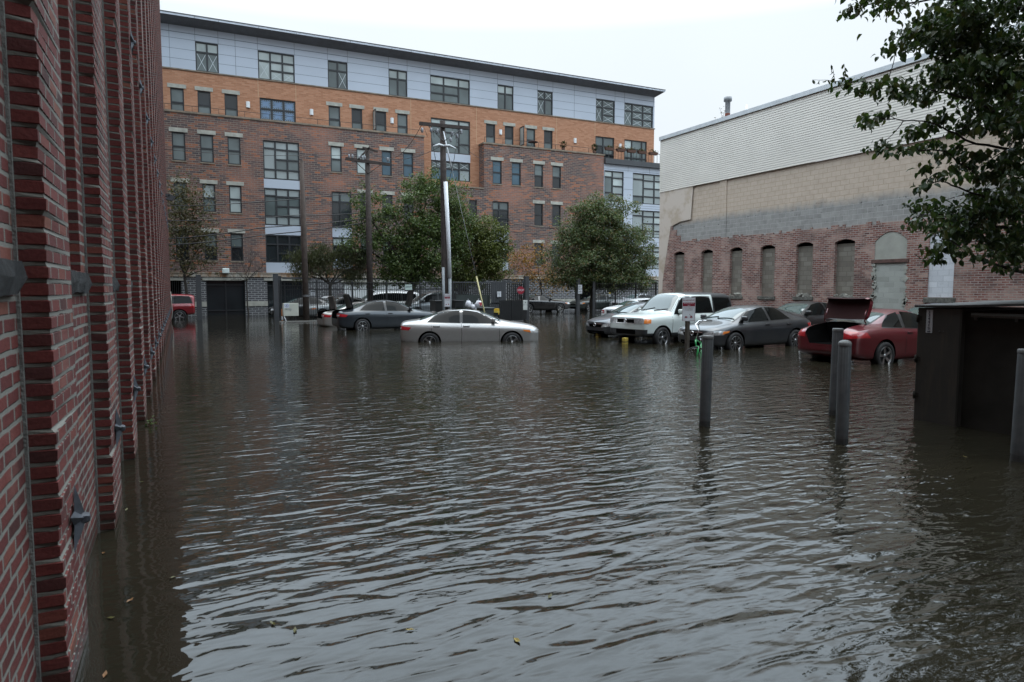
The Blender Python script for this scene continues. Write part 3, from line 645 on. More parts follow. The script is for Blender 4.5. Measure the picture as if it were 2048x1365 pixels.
    window(*big[1][:2], big[1][2], big[1][3], YB, [(1.1, [.22, .62, .84]), (1.2, [.22, .62, .84]), (.9, [.3, .84])], 'mmmbmmmbmmb')
    window(*big[2][:2], big[2][2], big[2][3], YB, [(1.1, [.62]), (1.2, [.62]), (.9, [.62])], 'umumcm', '.x.x.x')
    window(*big[3][:2], big[3][2], big[3][3], YB, [(1, [.62]), (1.3, [.3, .62])], 'dmdmm'); window(*big[4][:2], big[4][2], big[4][3], YB, [(1, [.25, .62]), (1.3, [.25, .62]), (.6, [.25, .62])], 'mmbmmmmmm')
    sp = MB(); sp.box(17.79, 21.05, YB-.01, YB+.1, 11.70, 12.30); sp.build('spandrel_panel', m_pan, B, L)
    # open casement doors on the terraces
    for xd in (13.30, 25.45):
        b = MB(); b.box(xd-.03, xd+.03, YB-.72, YB-.02, 13.38, 13.46); b.box(xd-.03, xd+.03, YB-.72, YB-.02, 14.80, 14.88); b.box(xd-.03, xd+.03, YB-.72, YB-.66, 13.46, 14.8); b.box(xd-.03, xd+.03, YB-.08, YB-.02, 13.46, 14.8)
        o = b.build('open_door', M_frame, B, L); g = MB(); g.box(xd-.012, xd+.012, YB-.66, YB-.08, 13.46, 14.8); g.build('pane', G_blind, o)
    # white half-round wall lamps
    def wlamp(x, y, z, s=1.0):
        b = MB(); n = 10
        pr = [(x+.13*s*cos(pi*k/n), y-.13*s*sin(pi*k/n)) for k in range(n+1)]
        b.add([(u, v, z-.2*s) for u, v in pr] + [(u, v, z+.2*s) for u, v in pr], [(k+1, k, n+1+k, n+2+k) for k in range(n)] + [tuple(range(n+1)), tuple(range(2*n+1, n, -1))]); b.build('wall_lamp', M_white, B, L)
    for px, py in ((496, 210), (623, 225), (784, 242), (1001, 265), (1150, 282), (1240, 293)): p = atY(px, py, YB); wlamp(p.x, YB, p.z)
    # ---- dark brick volumes with roof terraces
    bw = [(-.16, .62), (1.50, 2.30), (3.17, 3.97), (9.94, 10.71), (11.78, 12.54), (13.62, 14.38), (15.24, 16.03)]
    cw = [(1.55, 2.32), (3.17, 3.95), (-.16, .62), (11.95, 12.75), (13.62, 14.4), (15.24, 16.03)]
    ops = [(a_, b_, 10.06, 11.87) for a_, b_ in bw] + [(5.40, 7.78, 2.86, 11.86), (9.95, 11.36, 3.2, 8.68)] + [(a_, b_, 6.85, 8.67) for a_, b_ in cw] + [(a_, b_, 3.63, 5.49) for a_, b_ in cw]
    dk = MB(); wall_open(dk, -3, 16.89, 2.84, 13.2, YF, ops, .15)
    dk.quad((16.89, YF, 2.84), (16.89, YB, 2.84), (16.89, YB, 13.2), (16.89, YF, 13.2))
    rw = [(22.54, 23.34, 10.05, 11.87), (24.22, 25.04, 10.05, 11.87), (26.28, 27.08, 10.05, 11.87), (27.95, 28.77, 10.05, 11.87), (26.28, 27.08, 6.92, 8.70), (27.95, 28.77, 6.92, 8.70), (26.28, 27.08, 3.63, 5.49), (27.95, 28.77, 3.63, 5.49)]
    wall_open(dk, 16.89, 21.81, 2.84, 9.62, YF+.003, [(20.5, 21.2, 7.15, 8.68), (17.6, 18.9, 4.9, 6.4)], .15)
    wall_open(dk, 21.81, 33.0, 2.84, 13.17, YF, rw + [(22.53, 23.96, 3.2, 8.68)], .15)
    dk.quad((21.81, YB, 9.62), (21.81, YF, 9.62), (21.81, YF, 13.17), (21.81, YB, 13.17)); dk.quad((33.0, YF, 12.2), (33.0, YB, 12.2), (33.0, YB, 13.17), (33.0, YF, 13.17))
    dk.build('dark_brick_wall', m_dk, B, L)
    c = MB(); c.box(-3, 16.95, YF-.06, YF+.3, 13.12, 13.24); c.box(21.75, 33.06, YF-.06, YF+.3, 13.09, 13.21); c.box(21.75, 22.05, YF+.3, YB, 13.09, 13.21); c.box(16.9, 21.8, YF-.05, YF+.3, 9.58, 9.68)
    c.build('parapet_coping', m_cop, B, L)
    t = MB(); t.box(-3, 16.88, YF+.3, YB+.02, 12.9, 13.0); t.box(21.82, 32.98, YF+.3, YB+.02, 12.9, 13.0); t.build('terrace_floor', M_dkgrey, B, L)
    rl = MB()
    for xa, xb in ((-.5, 16.8), (21.9, 32.9)):
        rl.box(xa, xb, YF+.1, YF+.125, 13.62, 13.645); x = xa
        while x <= xb: rl.box(x-.012, x+.012, YF+.1, YF+.125, 13.2, 13.62); x += 1.6
    rl.build('terrace_railing', M_iron, B, L)
    for i, (a_, b_) in enumerate(bw): window(a_, b_, 10.06, 11.87, YF, DH, ['mm', 'mm', 'mm', 'mb', 'bb', 'uu', 'uu'][i]); lintel(a_, b_, 11.87, YF); sill(a_, b_, 10.06, YF)
    for i, (a_, b_) in enumerate(cw): 
        for q, (za, zb) in enumerate(((6.85, 8.67), (3.63, 5.49))):
            window(a_, b_, za, zb, YF, DH, ['mb', 'bb', 'mm', 'dd', 'dd', 'dd'][i] if q == 0 else 'dm'); lintel(a_, b_, zb, YF); sill(a_, b_, za, YF)
    for a_, b_, za, zb in rw: window(a_, b_, za, zb, YF, DH, {22.54: 'uu', 24.22: 'uu', 26.28: 'dm', 27.95: 'dm'}[a_] if za > 10 else 'dd'); lintel(a_, b_, zb, YF); sill(a_, b_, za, YF)
    C3 = [(1, [.17, .42, .6, .8]), (1, [.27, .52, .78]), (1, [.27, .52, .78])]
    K3 = [(1, [.25, .8]), (1, [.25, .52, .78]), (1, [.25, .52, .78])]
    window(5.40, 7.78, 9.27, 11.86, YF, K3, 'ccccmcccmmc'); window(5.40, 7.78, 6.13, 8.65, YF, K3, 'cmccmmcccmc'); window(5.40, 7.78, 3.57, 5.47, YF, [(1, [.66]), (1, [.33, .66]), (1, [.66])], 'ddddddd')
    s = MB()
    for q in [(5.40, 7.78, za, zb) for za, zb in ((8.66, 9.26), (5.48, 6.12), (2.87, 3.56))] + [(xa, xb, za, zb) for xa, xb in ((9.95, 11.36), (22.53, 23.96)) for za, zb in ((5.45, 6.12 if xa < 12 else 6.33), (3.2, 3.9))]:
        s = MB(); s.box(q[0], q[1], YF+.05, YF+.14, q[2], q[3]); s.build('spandrel_panel', m_pan, B, L)
    for xa, xb, zb_ in ((9.95, 11.36, 6.13), (22.53, 23.96, 6.35)):
        window(xa, xb, zb_, 8.68, YF, [(.42, [.72]), (.58, [.72])], 'dmdm', name='balcony_door'); window(xa, xb, 3.91, 5.44, YF, [(1, [.6]), (1, [.6])], 'dbdb')
        b = MB(); b.box(xa, xb, YF-.13, YF-.10, zb_+.95, zb_+1.0); b.box(xa, xb, YF-.13, YF-.10, zb_+.05, zb_+.09)
        x = xa
        while x < xb: b.box(x, x+.02, YF-.125, YF-.105, zb_+.09, zb_+.95); x += .11
        b.build('balcony_railing', M_iron, B, L)
    window(20.5, 21.2, 7.15, 8.68, YF, DH, 'dd'); window(17.6, 18.9, 4.9, 6.4, YF, [(1, [.6]), (1, [.6])], 'dbdb')
    # ---- pale bay at the right
    gop = [(33.05, 35.05, 9.24, 11.88), (36.02, 39.58, 9.24, 11.88), (33.05, 35.05, 6.3, 8.68), (36.02, 39.58, 6.3, 8.68), (33.05, 35.05, 3.5, 5.5), (36.02, 39.58, 3.5, 5.5)]
    g = MB(); wall_open(g, 33.0, 44, 2.84, 12.42, YF+.004, gop, .15); g.build('panel_bay', m_pan, B, L)
    for o in gop: window(*o, YF, K3 if o[0] > 36 else [(1, [.3, .8]), (1.3, [.27, .52, .78])], 'mccccccccbc' if o[0] > 36 else 'mmbccbc')
    sm = MB()
    for zz in (12.0, 9.05, 8.85, 5.9): sm.box(33.0, 44, YF-.002, YF+.02, zz-.012, zz+.012)
    for xx in (35.5, 37.8): sm.box(xx-.012, xx+.012, YF-.003, YF+.02, 11.9, 12.4)
    sm.box(35.06, 36.01, YF-.002, YF+.02, 10.4, 10.424); sm.build('panel_joint', m_seam, B, L)
    sl = MB(); sl.box(33.0, 44.2, YF-.25, YB, 12.43, 12.86); sl.build('terrace_slab', M_dkgrey, B, L)
    rl = MB(); rl.box(33.05, 44, YF-.1, YF-.07, 13.66, 13.7); x = 33.1
    while x < 44: rl.box(x-.012, x+.012, YF-.095, YF-.075, 12.86, 13.66); x += .32
    rl.build('terrace_railing', M_iron, B, L)
    nb = MB(); nb.box(39.6, 45, YB+6, YB+9, 12.8, 13.9); nb.build('stair_housing', m_dk, B, L)
    # ---- ground floor
    gops = [(-.75, .08, -.5, 2.28), (1.57, 4.0, -.1, 2.30), (5.43, 7.78, -.5, 2.30), (10.74, 15.33, -.5, 2.18), (18.2, 20.4, -.5, 2.2), (30.2, 32.2, -.5, 2.3)]
    gw = MB(); wall_open(gw, -3, 44, -.5, 2.55, YF, gops, .22); gw.build('ground_floor_wall', m_gb, B, L)
    bd = MB(); bd.box(-3, 44, YF-.09, YF+.05, 2.55, 2.84); bd.box(-3, 44, YF-.13, YF+.02, 2.80, 2.86); bd.build('stone_band', m_band, B, L)
    ws = MB(); edges = [-3] + [v for o in gops for v in (o[0], o[1])] + [44]
    for i in range(0, len(edges), 2): ws = MB(); ws.box(edges[i], edges[i+1], YF-.045, YF+.02, .56, .90); ws.build('water_table_course', m_lint, B, L)
    for a_, b_, za, zb in gops: lb = MB(); lb.bbox(a_-.22, b_+.22, YF-.05, YF+.04, zb+.003, zb+.20, .01); lb.build('lintel', m_lint, B, L)
    window(1.57, 4.0, -.1, 2.30, YF+.1, [(1, [.16, .88]), (1, [.16, .88])], 'dddddd', name='shop_window', fr=.05)
    window(5.43, 7.78, -.5, 2.30, YF+.1, [(1, [.88]), (1, [.88])], 'dddd', name='shop_window', fr=.05)
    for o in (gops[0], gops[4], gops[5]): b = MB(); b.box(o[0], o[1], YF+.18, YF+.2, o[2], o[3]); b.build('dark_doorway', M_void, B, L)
    x = -.7; gb = MB()
    while x < .05: gb.box(x, x+.03, YF+.02, YF+.05, -.5, 2.28); x += .12
    gb.build('iron_grille', M_iron, B, L)
    gd = MB(); z = -.5
    while z < 2.1: gd.box(10.74, 15.33, YF+.15, YF+.2, z, z+.515); gd.box(10.74, 15.33, YF+.165, YF+.2, z+.515, z+.53); z += .53
    gd.build('garage_door', plain('white_garage_door', (.74, .76, .76), .5, var=.04), B, L)
    p = atY(451, 541, YF); b = MB(); b.bbox(p.x-.22, p.x+.22, YF-.42, YF-.1, p.z-.22, p.z+.13, .05); b.build('wall_lamp', plain('white_lamp_housing', (.62, .68, .66), .4), B, L)
    for o in B.children:
        if o.name.startswith('wall_lamp') and o.data.materials[0] == M_white: pass
    # roof and back of the block so that it is a solid mass
    bk = MB(); bk.quad((-3, YB+.3, 13.0), (39, YB+.3, 13.0), (39, YB+.3, 16), (-3, YB+.3, 16)); bk.box(-3, 39, YB+13.5, YB+14, -.5, 19.1); bk.box(-3, -2.9, YB, YB+14, -.5, 19.1)
    bk.build('rear_wall', m_dk, B, L)
    # ---- planters and potted shrubs on the terraces (things of their own)
    m_pl = plain('terracotta_planter', (.10, .05, .035), .8); lf = leafmat('planter_leaves', [(.05, .06, .02), (.09, .08, .03), (.12, .07, .03)])
    for i, px in enumerate((1217, 1240, 1261, 1282, 1305)):
        p = atY(px, 311, YF-.1); t = thing('planter', ['trough planter with bushy plants hung on the terrace rail nearest the dark brick', 'second trough planter from the dark brick on the terrace rail', 'middle trough planter on the terrace rail above the pale bay', 'fourth trough planter from the dark brick on the terrace rail', 'trough planter on the terrace rail nearest the sided warehouse'][i], 'planter', (p.x, YF-.2, 13.55), 0, 'trough planters on the terrace rail')
        b = MB(); b.add([(-.38, -.12, -.02), (.38, -.12, -.02), (.38, .1, -.02), (-.38, .1, -.02), (-.45, -.16, .2), (.45, -.16, .2), (.45, .1, .2), (-.45, .1, .2)], [(0,3,2,1),(4,5,6,7),(0,1,5,4),(1,2,6,5),(2,3,7,6),(3,0,4,7)]); b.build('trough', m_pl, t)
        l = MB(); r = random.Random(i)
        for k in range(70):
            c = Vector((r.gauss(0, .2), r.gauss(-.03, .07), .2+abs(r.gauss(0, .1)))); d = Vector((r.gauss(0, 1), r.gauss(0, 1), r.gauss(.5, 1))).normalized(); s_ = d.cross(Vector((0, 0, 1))).normalized()*.04
            l.quad(c-s_, c+d*.1-s_*.3, c+d*.12+s_*.3, c+s_)
        l.build('foliage', lf, t)
    for i, px in enumerate((1126, 1188)):
        p = atY(px, 297, YF+.2); t = thing('potted_shrub', ['round potted shrub on the brick parapet right of the open glass door', 'round potted shrub at the far right end of the brick parapet'][i], 'plant', (p.x, YF+.15, 13.21), 0)
        b = MB(); b.lathe([(0, 0), (.12, 0), (.16, .22), (.14, .22), (0, .2)], 12); b.build('pot', m_pl, t)
        l = MB(); r = random.Random(i+40)
        for k in range(260):
            d = Vector((r.gauss(0, 1), r.gauss(0, 1), r.gauss(0, 1.2))).normalized(); c = Vector((0, 0, .5)) + d*r.uniform(.1, .3)*Vector((1, 1, 1.2)).length/1.8; s_ = d.cross(Vector((.3, .2, 1))).normalized()*.035
            l.quad(c-s_, c+d*.06-s_*.3, c+d*.08+s_*.3, c+s_)
        l.build('foliage', leafmat('dark_shrub_leaves', [(.02, .035, .012), (.04, .05, .02)]) if i == 0 else MATS['dark_shrub_leaves'], t)
    p = atY(1066, 291, YF+.4); t = thing('patio_table', 'dark patio table on the brick terrace by the open glass door', 'table', (p.x, YF+.4, 13.0)); b = MB(); b.lathe([(0, .68), (.42, .68), (.42, .72), (0, .73)], 14); b.build('tabletop', plain('brown_wicker', (.09, .04, .03), .8), t)
    for k in range(3): b = MB(); an = k*2.1; b.tube([(.1*cos(an), .1*sin(an), .68), (.32*cos(an), .32*sin(an), 0)], .02, 6); b.build('leg', M_iron, t)
build_apartments()
# ============================================================ vehicles
M_glassC = N('car_glass'); M_glassC.set(Roughness=.03, Specular_IOR_Level=.18, IOR=1.4); M_glassC.p.inputs['Base Color'].default_value = (.0045, .0055, .0055, 1); M_glassC = M_glassC.m
M_wsh = N('windshield_glass'); M_wsh.set(Roughness=.03, Specular_IOR_Level=1.0, IOR=1.55); M_wsh.p.inputs['Base Color'].default_value = (.05, .075, .072, 1); M_wsh = M_wsh.m
M_lampC = plain('clear_headlamp', (.55, .57, .58), .08, .5, 1.0, var=.3, nscale=14)
M_lampR = plain('red_tail_lamp', (.36, .012, .018), .12, 0, 1.0, var=.25, nscale=10)
M_lampW = plain('white_tail_lamp', (.62, .60, .60), .12, 0, 1.0)
M_amber = plain('amber_lamp', (.75, .22, .04), .12, 0, 1.0)
M_rim = plain('alloy_rim', (.36, .365, .37), .28, .85, var=.15)
M_rimd = plain('dark_wheel_back', (.02, .02, .021), .6)
M_trim = plain('black_trim', (.01, .01, .011), .35)
M_plate = plain('pale_licence_plate', (.55, .54, .45), .5)
M_clad = plain('grey_cladding', (.045, .047, .05), .6)

# stations: x, z bottom, z shoulder, z top, half width, half roof width
SED = [(-2.35,.40,.82,.92,.62,.50),(-2.31,.30,.88,1.01,.76,.60),(-2.05,.24,.935,1.06,.845,.62),(-1.75,.21,.95,1.08,.885,.62),(-1.42,.2,.955,1.20,.895,.585),(-.95,.19,.95,1.385,.9,.56),(-.35,.19,.94,1.452,.9,.565),(.12,.19,.93,1.435,.9,.57),(.58,.19,.915,1.28,.9,.585),(1.02,.19,.90,1.05,.9,.64),(1.5,.2,.88,.99,.89,.67),(1.95,.21,.83,.925,.87,.66),(2.22,.24,.77,.85,.80,.60),(2.345,.32,.68,.75,.66,.50)]
CAB = [(-2.24,.42,.80,.92,.60,.48),(-2.2,.30,.88,1.04,.74,.58),(-1.95,.25,.95,1.12,.83,.60),(-1.55,.21,.965,1.16,.87,.585),(-1.1,.2,.955,1.30,.875,.55),(-.6,.19,.94,1.415,.875,.535),(0,.19,.92,1.435,.875,.54),(.5,.19,.90,1.35,.875,.55),(1.0,.19,.875,1.14,.875,.6),(1.4,.2,.845,.955,.87,.66),(1.75,.22,.80,.89,.855,.65),(2.05,.24,.735,.805,.79,.60),(2.225,.32,.64,.71,.65,.50)]
COU = [(-2.4,.46,.78,.90,.64,.5),(-2.35,.33,.86,.98,.78,.6),(-2.1,.26,.94,1.05,.86,.64),(-1.75,.21,.97,1.085,.895,.62),(-1.4,.2,.975,1.16,.905,.575),(-.9,.19,.96,1.335,.91,.545),(-.3,.19,.94,1.435,.91,.55),(.2,.19,.92,1.41,.91,.56),(.7,.19,.90,1.25,.91,.58),(1.15,.19,.88,1.02,.905,.64),(1.5,.2,.86,.96,.895,.66),(1.95,.22,.79,.88,.86,.62),(2.25,.27,.69,.76,.74,.52),(2.38,.38,.58,.65,.56,.42)]
SUV = [(-2.12,.5,1.02,1.66,.78,.60),(-2.08,.40,1.05,1.74,.88,.64),(-1.8,.34,1.07,1.785,.905,.66),(-1.0,.32,1.07,1.80,.91,.67),(-.2,.32,1.06,1.80,.91,.67),(.28,.32,1.06,1.775,.91,.67),(.56,.32,1.055,1.63,.91,.68),(.92,.32,1.05,1.19,.91,.74),(1.02,.32,1.05,1.14,.91,.76),(1.5,.34,1.04,1.115,.905,.76),(1.85,.36,1.02,1.085,.895,.76),(2.07,.38,.985,1.045,.86,.74),(2.14,.42,.95,.99,.80,.70)]
JEEP = [(-2.1,.55,1.05,1.5,.72,.58),(-2.06,.48,1.07,1.58,.82,.62),(-1.85,.44,1.08,1.64,.84,.63),(-1.0,.42,1.08,1.66,.85,.64),(0,.42,1.07,1.66,.85,.64),(.35,.42,1.06,1.62,.85,.64),(.62,.42,1.05,1.42,.85,.66),(.9,.42,1.04,1.12,.85,.7),(1.4,.44,1.02,1.09,.84,.7),(1.9,.46,.98,1.05,.82,.68),(2.08,.52,.92,.98,.74,.6),(2.12,.6,.86,.92,.66,.54)]
VAN = [(-2.5,.5,1.0,1.55,.76,.60),(-2.46,.38,1.02,1.66,.9,.66),(-2.2,.3,1.04,1.73,.95,.68),(-1.0,.26,1.03,1.77,.96,.69),(0,.24,1.02,1.76,.96,.69),(.6,.24,1.0,1.68,.96,.69),(1.1,.24,.98,1.38,.95,.7),(1.55,.24,.95,1.10,.94,.72),(1.95,.25,.88,.98,.90,.68),(2.3,.28,.78,.86,.82,.58),(2.5,.38,.66,.73,.62,.46)]
FAST = [(-2.35,.5,.86,.95,.66,.52),(-2.3,.36,.92,1.01,.8,.6),(-2.05,.28,.97,1.045,.88,.62),(-1.65,.22,.98,1.09,.92,.58),(-1.1,.2,.96,1.23,.93,.53),(-.5,.2,.94,1.36,.93,.52),(0,.2,.92,1.39,.93,.53),(.4,.2,.91,1.27,.93,.56),(.8,.2,.90,1.05,.93,.63),(1.3,.2,.88,.97,.92,.66),(1.9,.23,.84,.92,.88,.65),(2.3,.3,.76,.83,.78,.56),(2.38,.4,.7,.76,.66,.48)]
SPEC = {
 'sedan': dict(st=SED, wb=(-1.36, 1.38), R=.325, win=[[(-1.42,1.01),(-.36,.98),(-.36,1.375),(-1.0,1.325)], [(-.26,.98),(.93,.955),(.26,1.315),(-.26,1.385)]], ws=(1.02,.34,.63,.50), rw=(-1.68,-1.12,.55,.47), belt=.97, door=[-1.30,-.31,.95], hz=.80, nose=2.2, tail=-2.2),
 'cab': dict(st=CAB, wb=(-1.28, 1.36), R=.325, win=[[(-1.08,1.0),(-.2,.965),(-.2,1.345),(-.7,1.325)], [(-.1,.96),(1.12,.915),(.62,1.215),(-.1,1.35)]], ws=(1.30,.50,.64,.49), rw=(-1.50,-.85,.53,.45), belt=.95, door=[-1.1,-.15,.98], hz=.76, nose=2.1, tail=-2.1),
 'coupe': dict(st=COU, wb=(-1.33, 1.4), R=.335, win=[[(-1.32,1.01),(-.62,.985),(-.42,1.34),(-.78,1.27)], [(-.5,.98),(1.02,.93),(.36,1.28),(-.3,1.35)]], ws=(1.14,.42,.63,.49), rw=(-1.62,-.80,.56,.46), belt=.97, door=[-.58,.95], hz=.80, nose=2.22, tail=-2.25),
 'suv': dict(st=SUV, wb=(-1.22, 1.36), R=.345, win=[[(-2.0,1.12),(-1.12,1.10),(-1.12,1.60),(-1.92,1.58)], [(-.98,1.12),(-.12,1.12),(-.16,1.62),(-.92,1.62)], [(.0,1.12),(.78,1.10),(.36,1.60),(.0,1.62)]], ws=(.90,.38,.74,.61), rw=None, belt=1.09, door=[-1.05,-.06,.92], hz=.90, nose=2.02, tail=-2.05),
 'jeep': dict(st=JEEP, wb=(-1.27, 1.3), R=.37, win=[[(-1.94,1.13),(-1.0,1.12),(-1.0,1.54),(-1.82,1.52)], [(-.92,1.12),(-.1,1.11),(-.1,1.55),(-.92,1.55)], [(0,1.11),(.72,1.10),(.42,1.47),(0,1.54)]], ws=(.85,.5,.68,.56), rw=None, belt=1.1, door=[-.96,-.05,.82], hz=.9, nose=2.0, tail=-2.0),
 'van': dict(st=VAN, wb=(-1.5, 1.5), R=.335, win=[[(-2.3,1.12),(-1.25,1.09),(-1.25,1.55),(-2.15,1.52)], [(-1.15,1.09),(0,1.07),(0,1.57),(-1.15,1.57)], [(.1,1.06),(1.25,1.03),(.72,1.45),(.1,1.55)]], ws=(1.5,.75,.7,.56), rw=None, belt=1.05, door=[-1.2,.05,1.2], hz=.84, nose=2.35, tail=-2.4),
 'fast': dict(st=FAST, wb=(-1.37, 1.35), R=.35, win=[[(-.4,.97),(.66,.95),(.3,1.22),(-.2,1.29)], [(-1.15,.99),(-.55,.98),(-.42,1.25),(-.7,1.22)]], ws=(.82,.30,.6,.47), rw=(-1.5,-.55,.5,.42), belt=.96, door=[-.5,.7], hz=.84, nose=2.25, tail=-2.25)}
BODY = {}
def eval_mesh(o):
    dg = bpy.context.evaluated_depsgraph_get(); dg.update(); return bpy.data.meshes.new_from_object(o.evaluated_get(dg))
def make_body(kind, trunk=False):
    """returns (mesh with wheel wells cut, BVH of the uncut surface)"""
    key = (kind, trunk)
    if key in BODY: return BODY[key]
    S = SPEC[kind]; vs = []; fs = []; nst = len(S['st']); lerp = lambda a, b, t: (a[0]+(b[0]-a[0])*t, a[1]+(b[1]-a[1])*t)
    for x, zb, zs, zt, hw, rw in S['st']:
        zE = zt - min(.085, .5*(zt-zs)); A = (hw*.925, zs+.0); E = (rw, zE)
        half = [(0, zb), (hw*.6, zb), (hw*.93, zb+.02), (hw*.985, zb+.10*(zs-zb)/.7+.02), (hw*.985, zb+(zs-zb)*.5), (hw*1.012, zs-.17*(zs-zb)), A, lerp(A, E, .12), lerp(A, E, .55), E, (rw*.78, zt-.25*(zt-zE)), (0, zt)]
        ring = half + [(-y, z) for y, z in half[-2:0:-1]]
        vs += [(x, y, z) for y, z in ring]
    n = len(ring)
    for i in range(nst-1):
        for k in range(n): fs.append((i*n+k, i*n+(k+1) % n, (i+1)*n+(k+1) % n, (i+1)*n+k))
    h = n//2
    for base, rev in ((0, False), ((nst-1)*n, True)):
        for k in range(h):
            a, b_, c, d = k, k+1, (n-k-1) % n, (n-k) % n
            q = [base+a, base+b_, base+c, base+d]; q = list(dict.fromkeys(q))
            if len(q) >= 3: fs.append(q if not rev else q[::-1])
    me = bpy.data.meshes.new('body'); me.from_pydata(vs, [], fs); 
    bm = bmesh.new(); bm.from_mesh(me); bmesh.ops.recalc_face_normals(bm, faces=bm.faces[:]); bm.to_mesh(me); bm.free()
    o = bpy.data.objects.new('tmp', me); COL.objects.link(o)
    md = o.modifiers.new('s', 'SUBSURF'); md.levels = 2; md.render_levels = 2
    m1 = eval_mesh(o)
    bvh = BVHTree.FromPolygons([v.co.copy() for v in m1.vertices], [tuple(p.vertices) for p in m1.polygons])
    cut = MB(); cuts = []
    for wx in S['wb']:
        for sg in (1, -1):
            M = Matrix.Translation((wx, sg*.62, S['R'])) @ Matrix.Rotation(-sg*pi/2, 4, 'X'); Rw = S['R']+.065
            cut = MB(); cut.lathe([(Rw, 0), (Rw, .6)], 40, M); b0 = len(cut.v)
            cut.f.append(list(range(40))); cut.m.append(0); cut.sm.append(False); cut.f.append(list(range(40, 80))[::-1]); cut.m.append(0); cut.sm.append(False)
            c = cut.build('cut', M_void, recalc=True); cuts.append(c)
            md = o.modifiers.new('b', 'BOOLEAN'); md.object = c; md.operation = 'DIFFERENCE'; md.solver = 'EXACT'
    if trunk:
        c = MB()
        if kind == 'coupe':
            c.add([(-1.62,-.50,1.3),(-1.62,.50,1.3),(-2.6,.50,1.3),(-2.6,-.50,1.3),(-1.62,-.50,.90),(-1.62,.50,.90),(-2.6,.50,.90),(-2.6,-.50,.90),(-1.62,-.36,.60),(-1.62,.36,.60),(-2.6,.36,.60),(-2.6,-.36,.60)],
              [(0,1,2,3),(0,4,5,1),(1,5,6,2),(2,6,7,3),(3,7,4,0),(4,8,9,5),(5,9,10,6),(6,10,11,7),(7,11,8,4),(8,11,10,9)])
        else: c.box(-2.6, -1.60, -.55, .55, .66, 1.4)
        c = c.build('cut', M_void, recalc=True); cuts.append(c); md = o.modifiers.new('b', 'BOOLEAN'); md.object = c; md.operation = 'DIFFERENCE'; md.solver = 'EXACT'
    bpy.context.view_layer.update()
    m2 = eval_mesh(o); bpy.data.objects.remove(o)
    for c in cuts: bpy.data.objects.remove(c)
    m2.name = kind + '_body'; m2.materials.clear()
    m2.materials.append(None); m2.materials.append(M_void); m2.materials.append(M_clad)
    for p in m2.polygons:
        p.use_smooth = True; c = p.center; hit = bvh.find_nearest(c); mi = 0
        if hit[0] is not None and hit[3] > .012: mi = 1
        p.material_index = mi
        if mi == 1: p.use_smooth = False
    m2.set_sharp_from_angle(angle=radians(40)); m2.update()
    BODY[key] = (m2, bvh); return BODY[key]
def patch(bvh, corners, d, off=.004, nu=10, nv=6, bulge=0.0, b=None, mi=0, thick=True):
    """lay a curved plate on the body: corners = 4 approximate 3-D points, projected along direction d"""
    b = b or MB(); d = Vector(d).normalized(); A, B_, C_, D_ = [Vector(c) for c in corners]; top = []; bot = []
    for j in range(nv+1):
        for i in range(nu+1):
            u, v = i/nu, j/nv; p = (A*(1-u)+B_*u)*(1-v) + (D_*(1-u)+C_*u)*v
            if bulge: p = p + (D_-A).normalized()*bulge*4*u*(1-u)*v
            q = p - d*3.0; hit = bvh.ray_cast(q, d, 6.0)
            if hit[0] is None: hit = bvh.find_nearest(p)
            top.append(hit[0]+hit[1]*off)
    n = nu+1; fs = [(j*n+i, j*n+i+1, (j+1)*n+i+1, (j+1)*n+i) for j in range(nv) for i in range(nu)]
    b.add(top, fs, mi, True); return b
def strip(bvh, pts, d, wd, b, off=.0025):
    d = Vector(d).normalized()
    for (p, q) in zip(pts[:-1], pts[1:]):
        p, q = Vector(p), Vector(q); t = (q-p).normalized(); s = t.cross(d).normalized()*wd/2
        patch(bvh, [p-s, q-s, q+s, p+s], d, off, max(2, int((q-p).length/.08)), 1, 0, b)
WHEEL = {}
def wheel_parts(R, spokes, style=0):
    key = (R, spokes, style)
    if key in WHEEL: return WHEEL[key]
    ty = MB(); w_ = .105; rr = R*.68
    ty.lathe([(rr, -w_*.9), (rr+.02, -w_), (R-.025, -w_), (R-.004, -w_*.75), (R, -w_*.4), (R, w_*.4), (R-.004, w_*.75), (R-.025, w_), (rr+.02, w_), (rr, w_*.9), (rr, -w_*.9)], 32, Matrix.Rotation(-pi/2, 4, 'X'))
    rm = MB(); rm.lathe([(0, w_*.35), (rr*.98, w_*.35)], 24, Matrix.Rotation(-pi/2, 4, 'X'), 1, False)
    rm.lathe([(rr, w_*.35), (rr, w_*.92), (rr*.93, w_*.86), (rr*.92, w_*.4)], 32, Matrix.Rotation(-pi/2, 4, 'X'), 0)
    rm.lathe([(0, w_*.82), (rr*.2, w_*.8), (rr*.24, w_*.6), (rr*.24, w_*.3)], 16, Matrix.Rotation(-pi/2, 4, 'X'), 0)
    for k in range(spokes):
        an = 2*pi*k/spokes; wd = rr*(.30 if spokes <= 6 else .13)
        M = Matrix.Rotation(an, 4, 'Y')
        pts = [(-wd*.36, w_*.66, rr*.15), (wd*.36, w_*.66, rr*.15), (wd*.5, w_*.8, rr*.95), (-wd*.5, w_*.8, rr*.95), (-wd*.36, w_*.4, rr*.15), (wd*.36, w_*.4, rr*.15), (wd*.5, w_*.45, rr*.95), (-wd*.5, w_*.45, rr*.95)]
        rm.add([M @ Vector(p) for p in pts], [(0,1,2,3),(0,4,5,1),(1,5,6,2),(3,2,6,7),(0,3,7,4)])
    t = ty.build('wheel', M_rubber, recalc=True); r = rm.build('rim', [M_rim, M_rimd], recalc=False)
    WHEEL[key] = (t.data, r.data); bpy.data.objects.remove(t); bpy.data.objects.remove(r); return WHEEL[key]
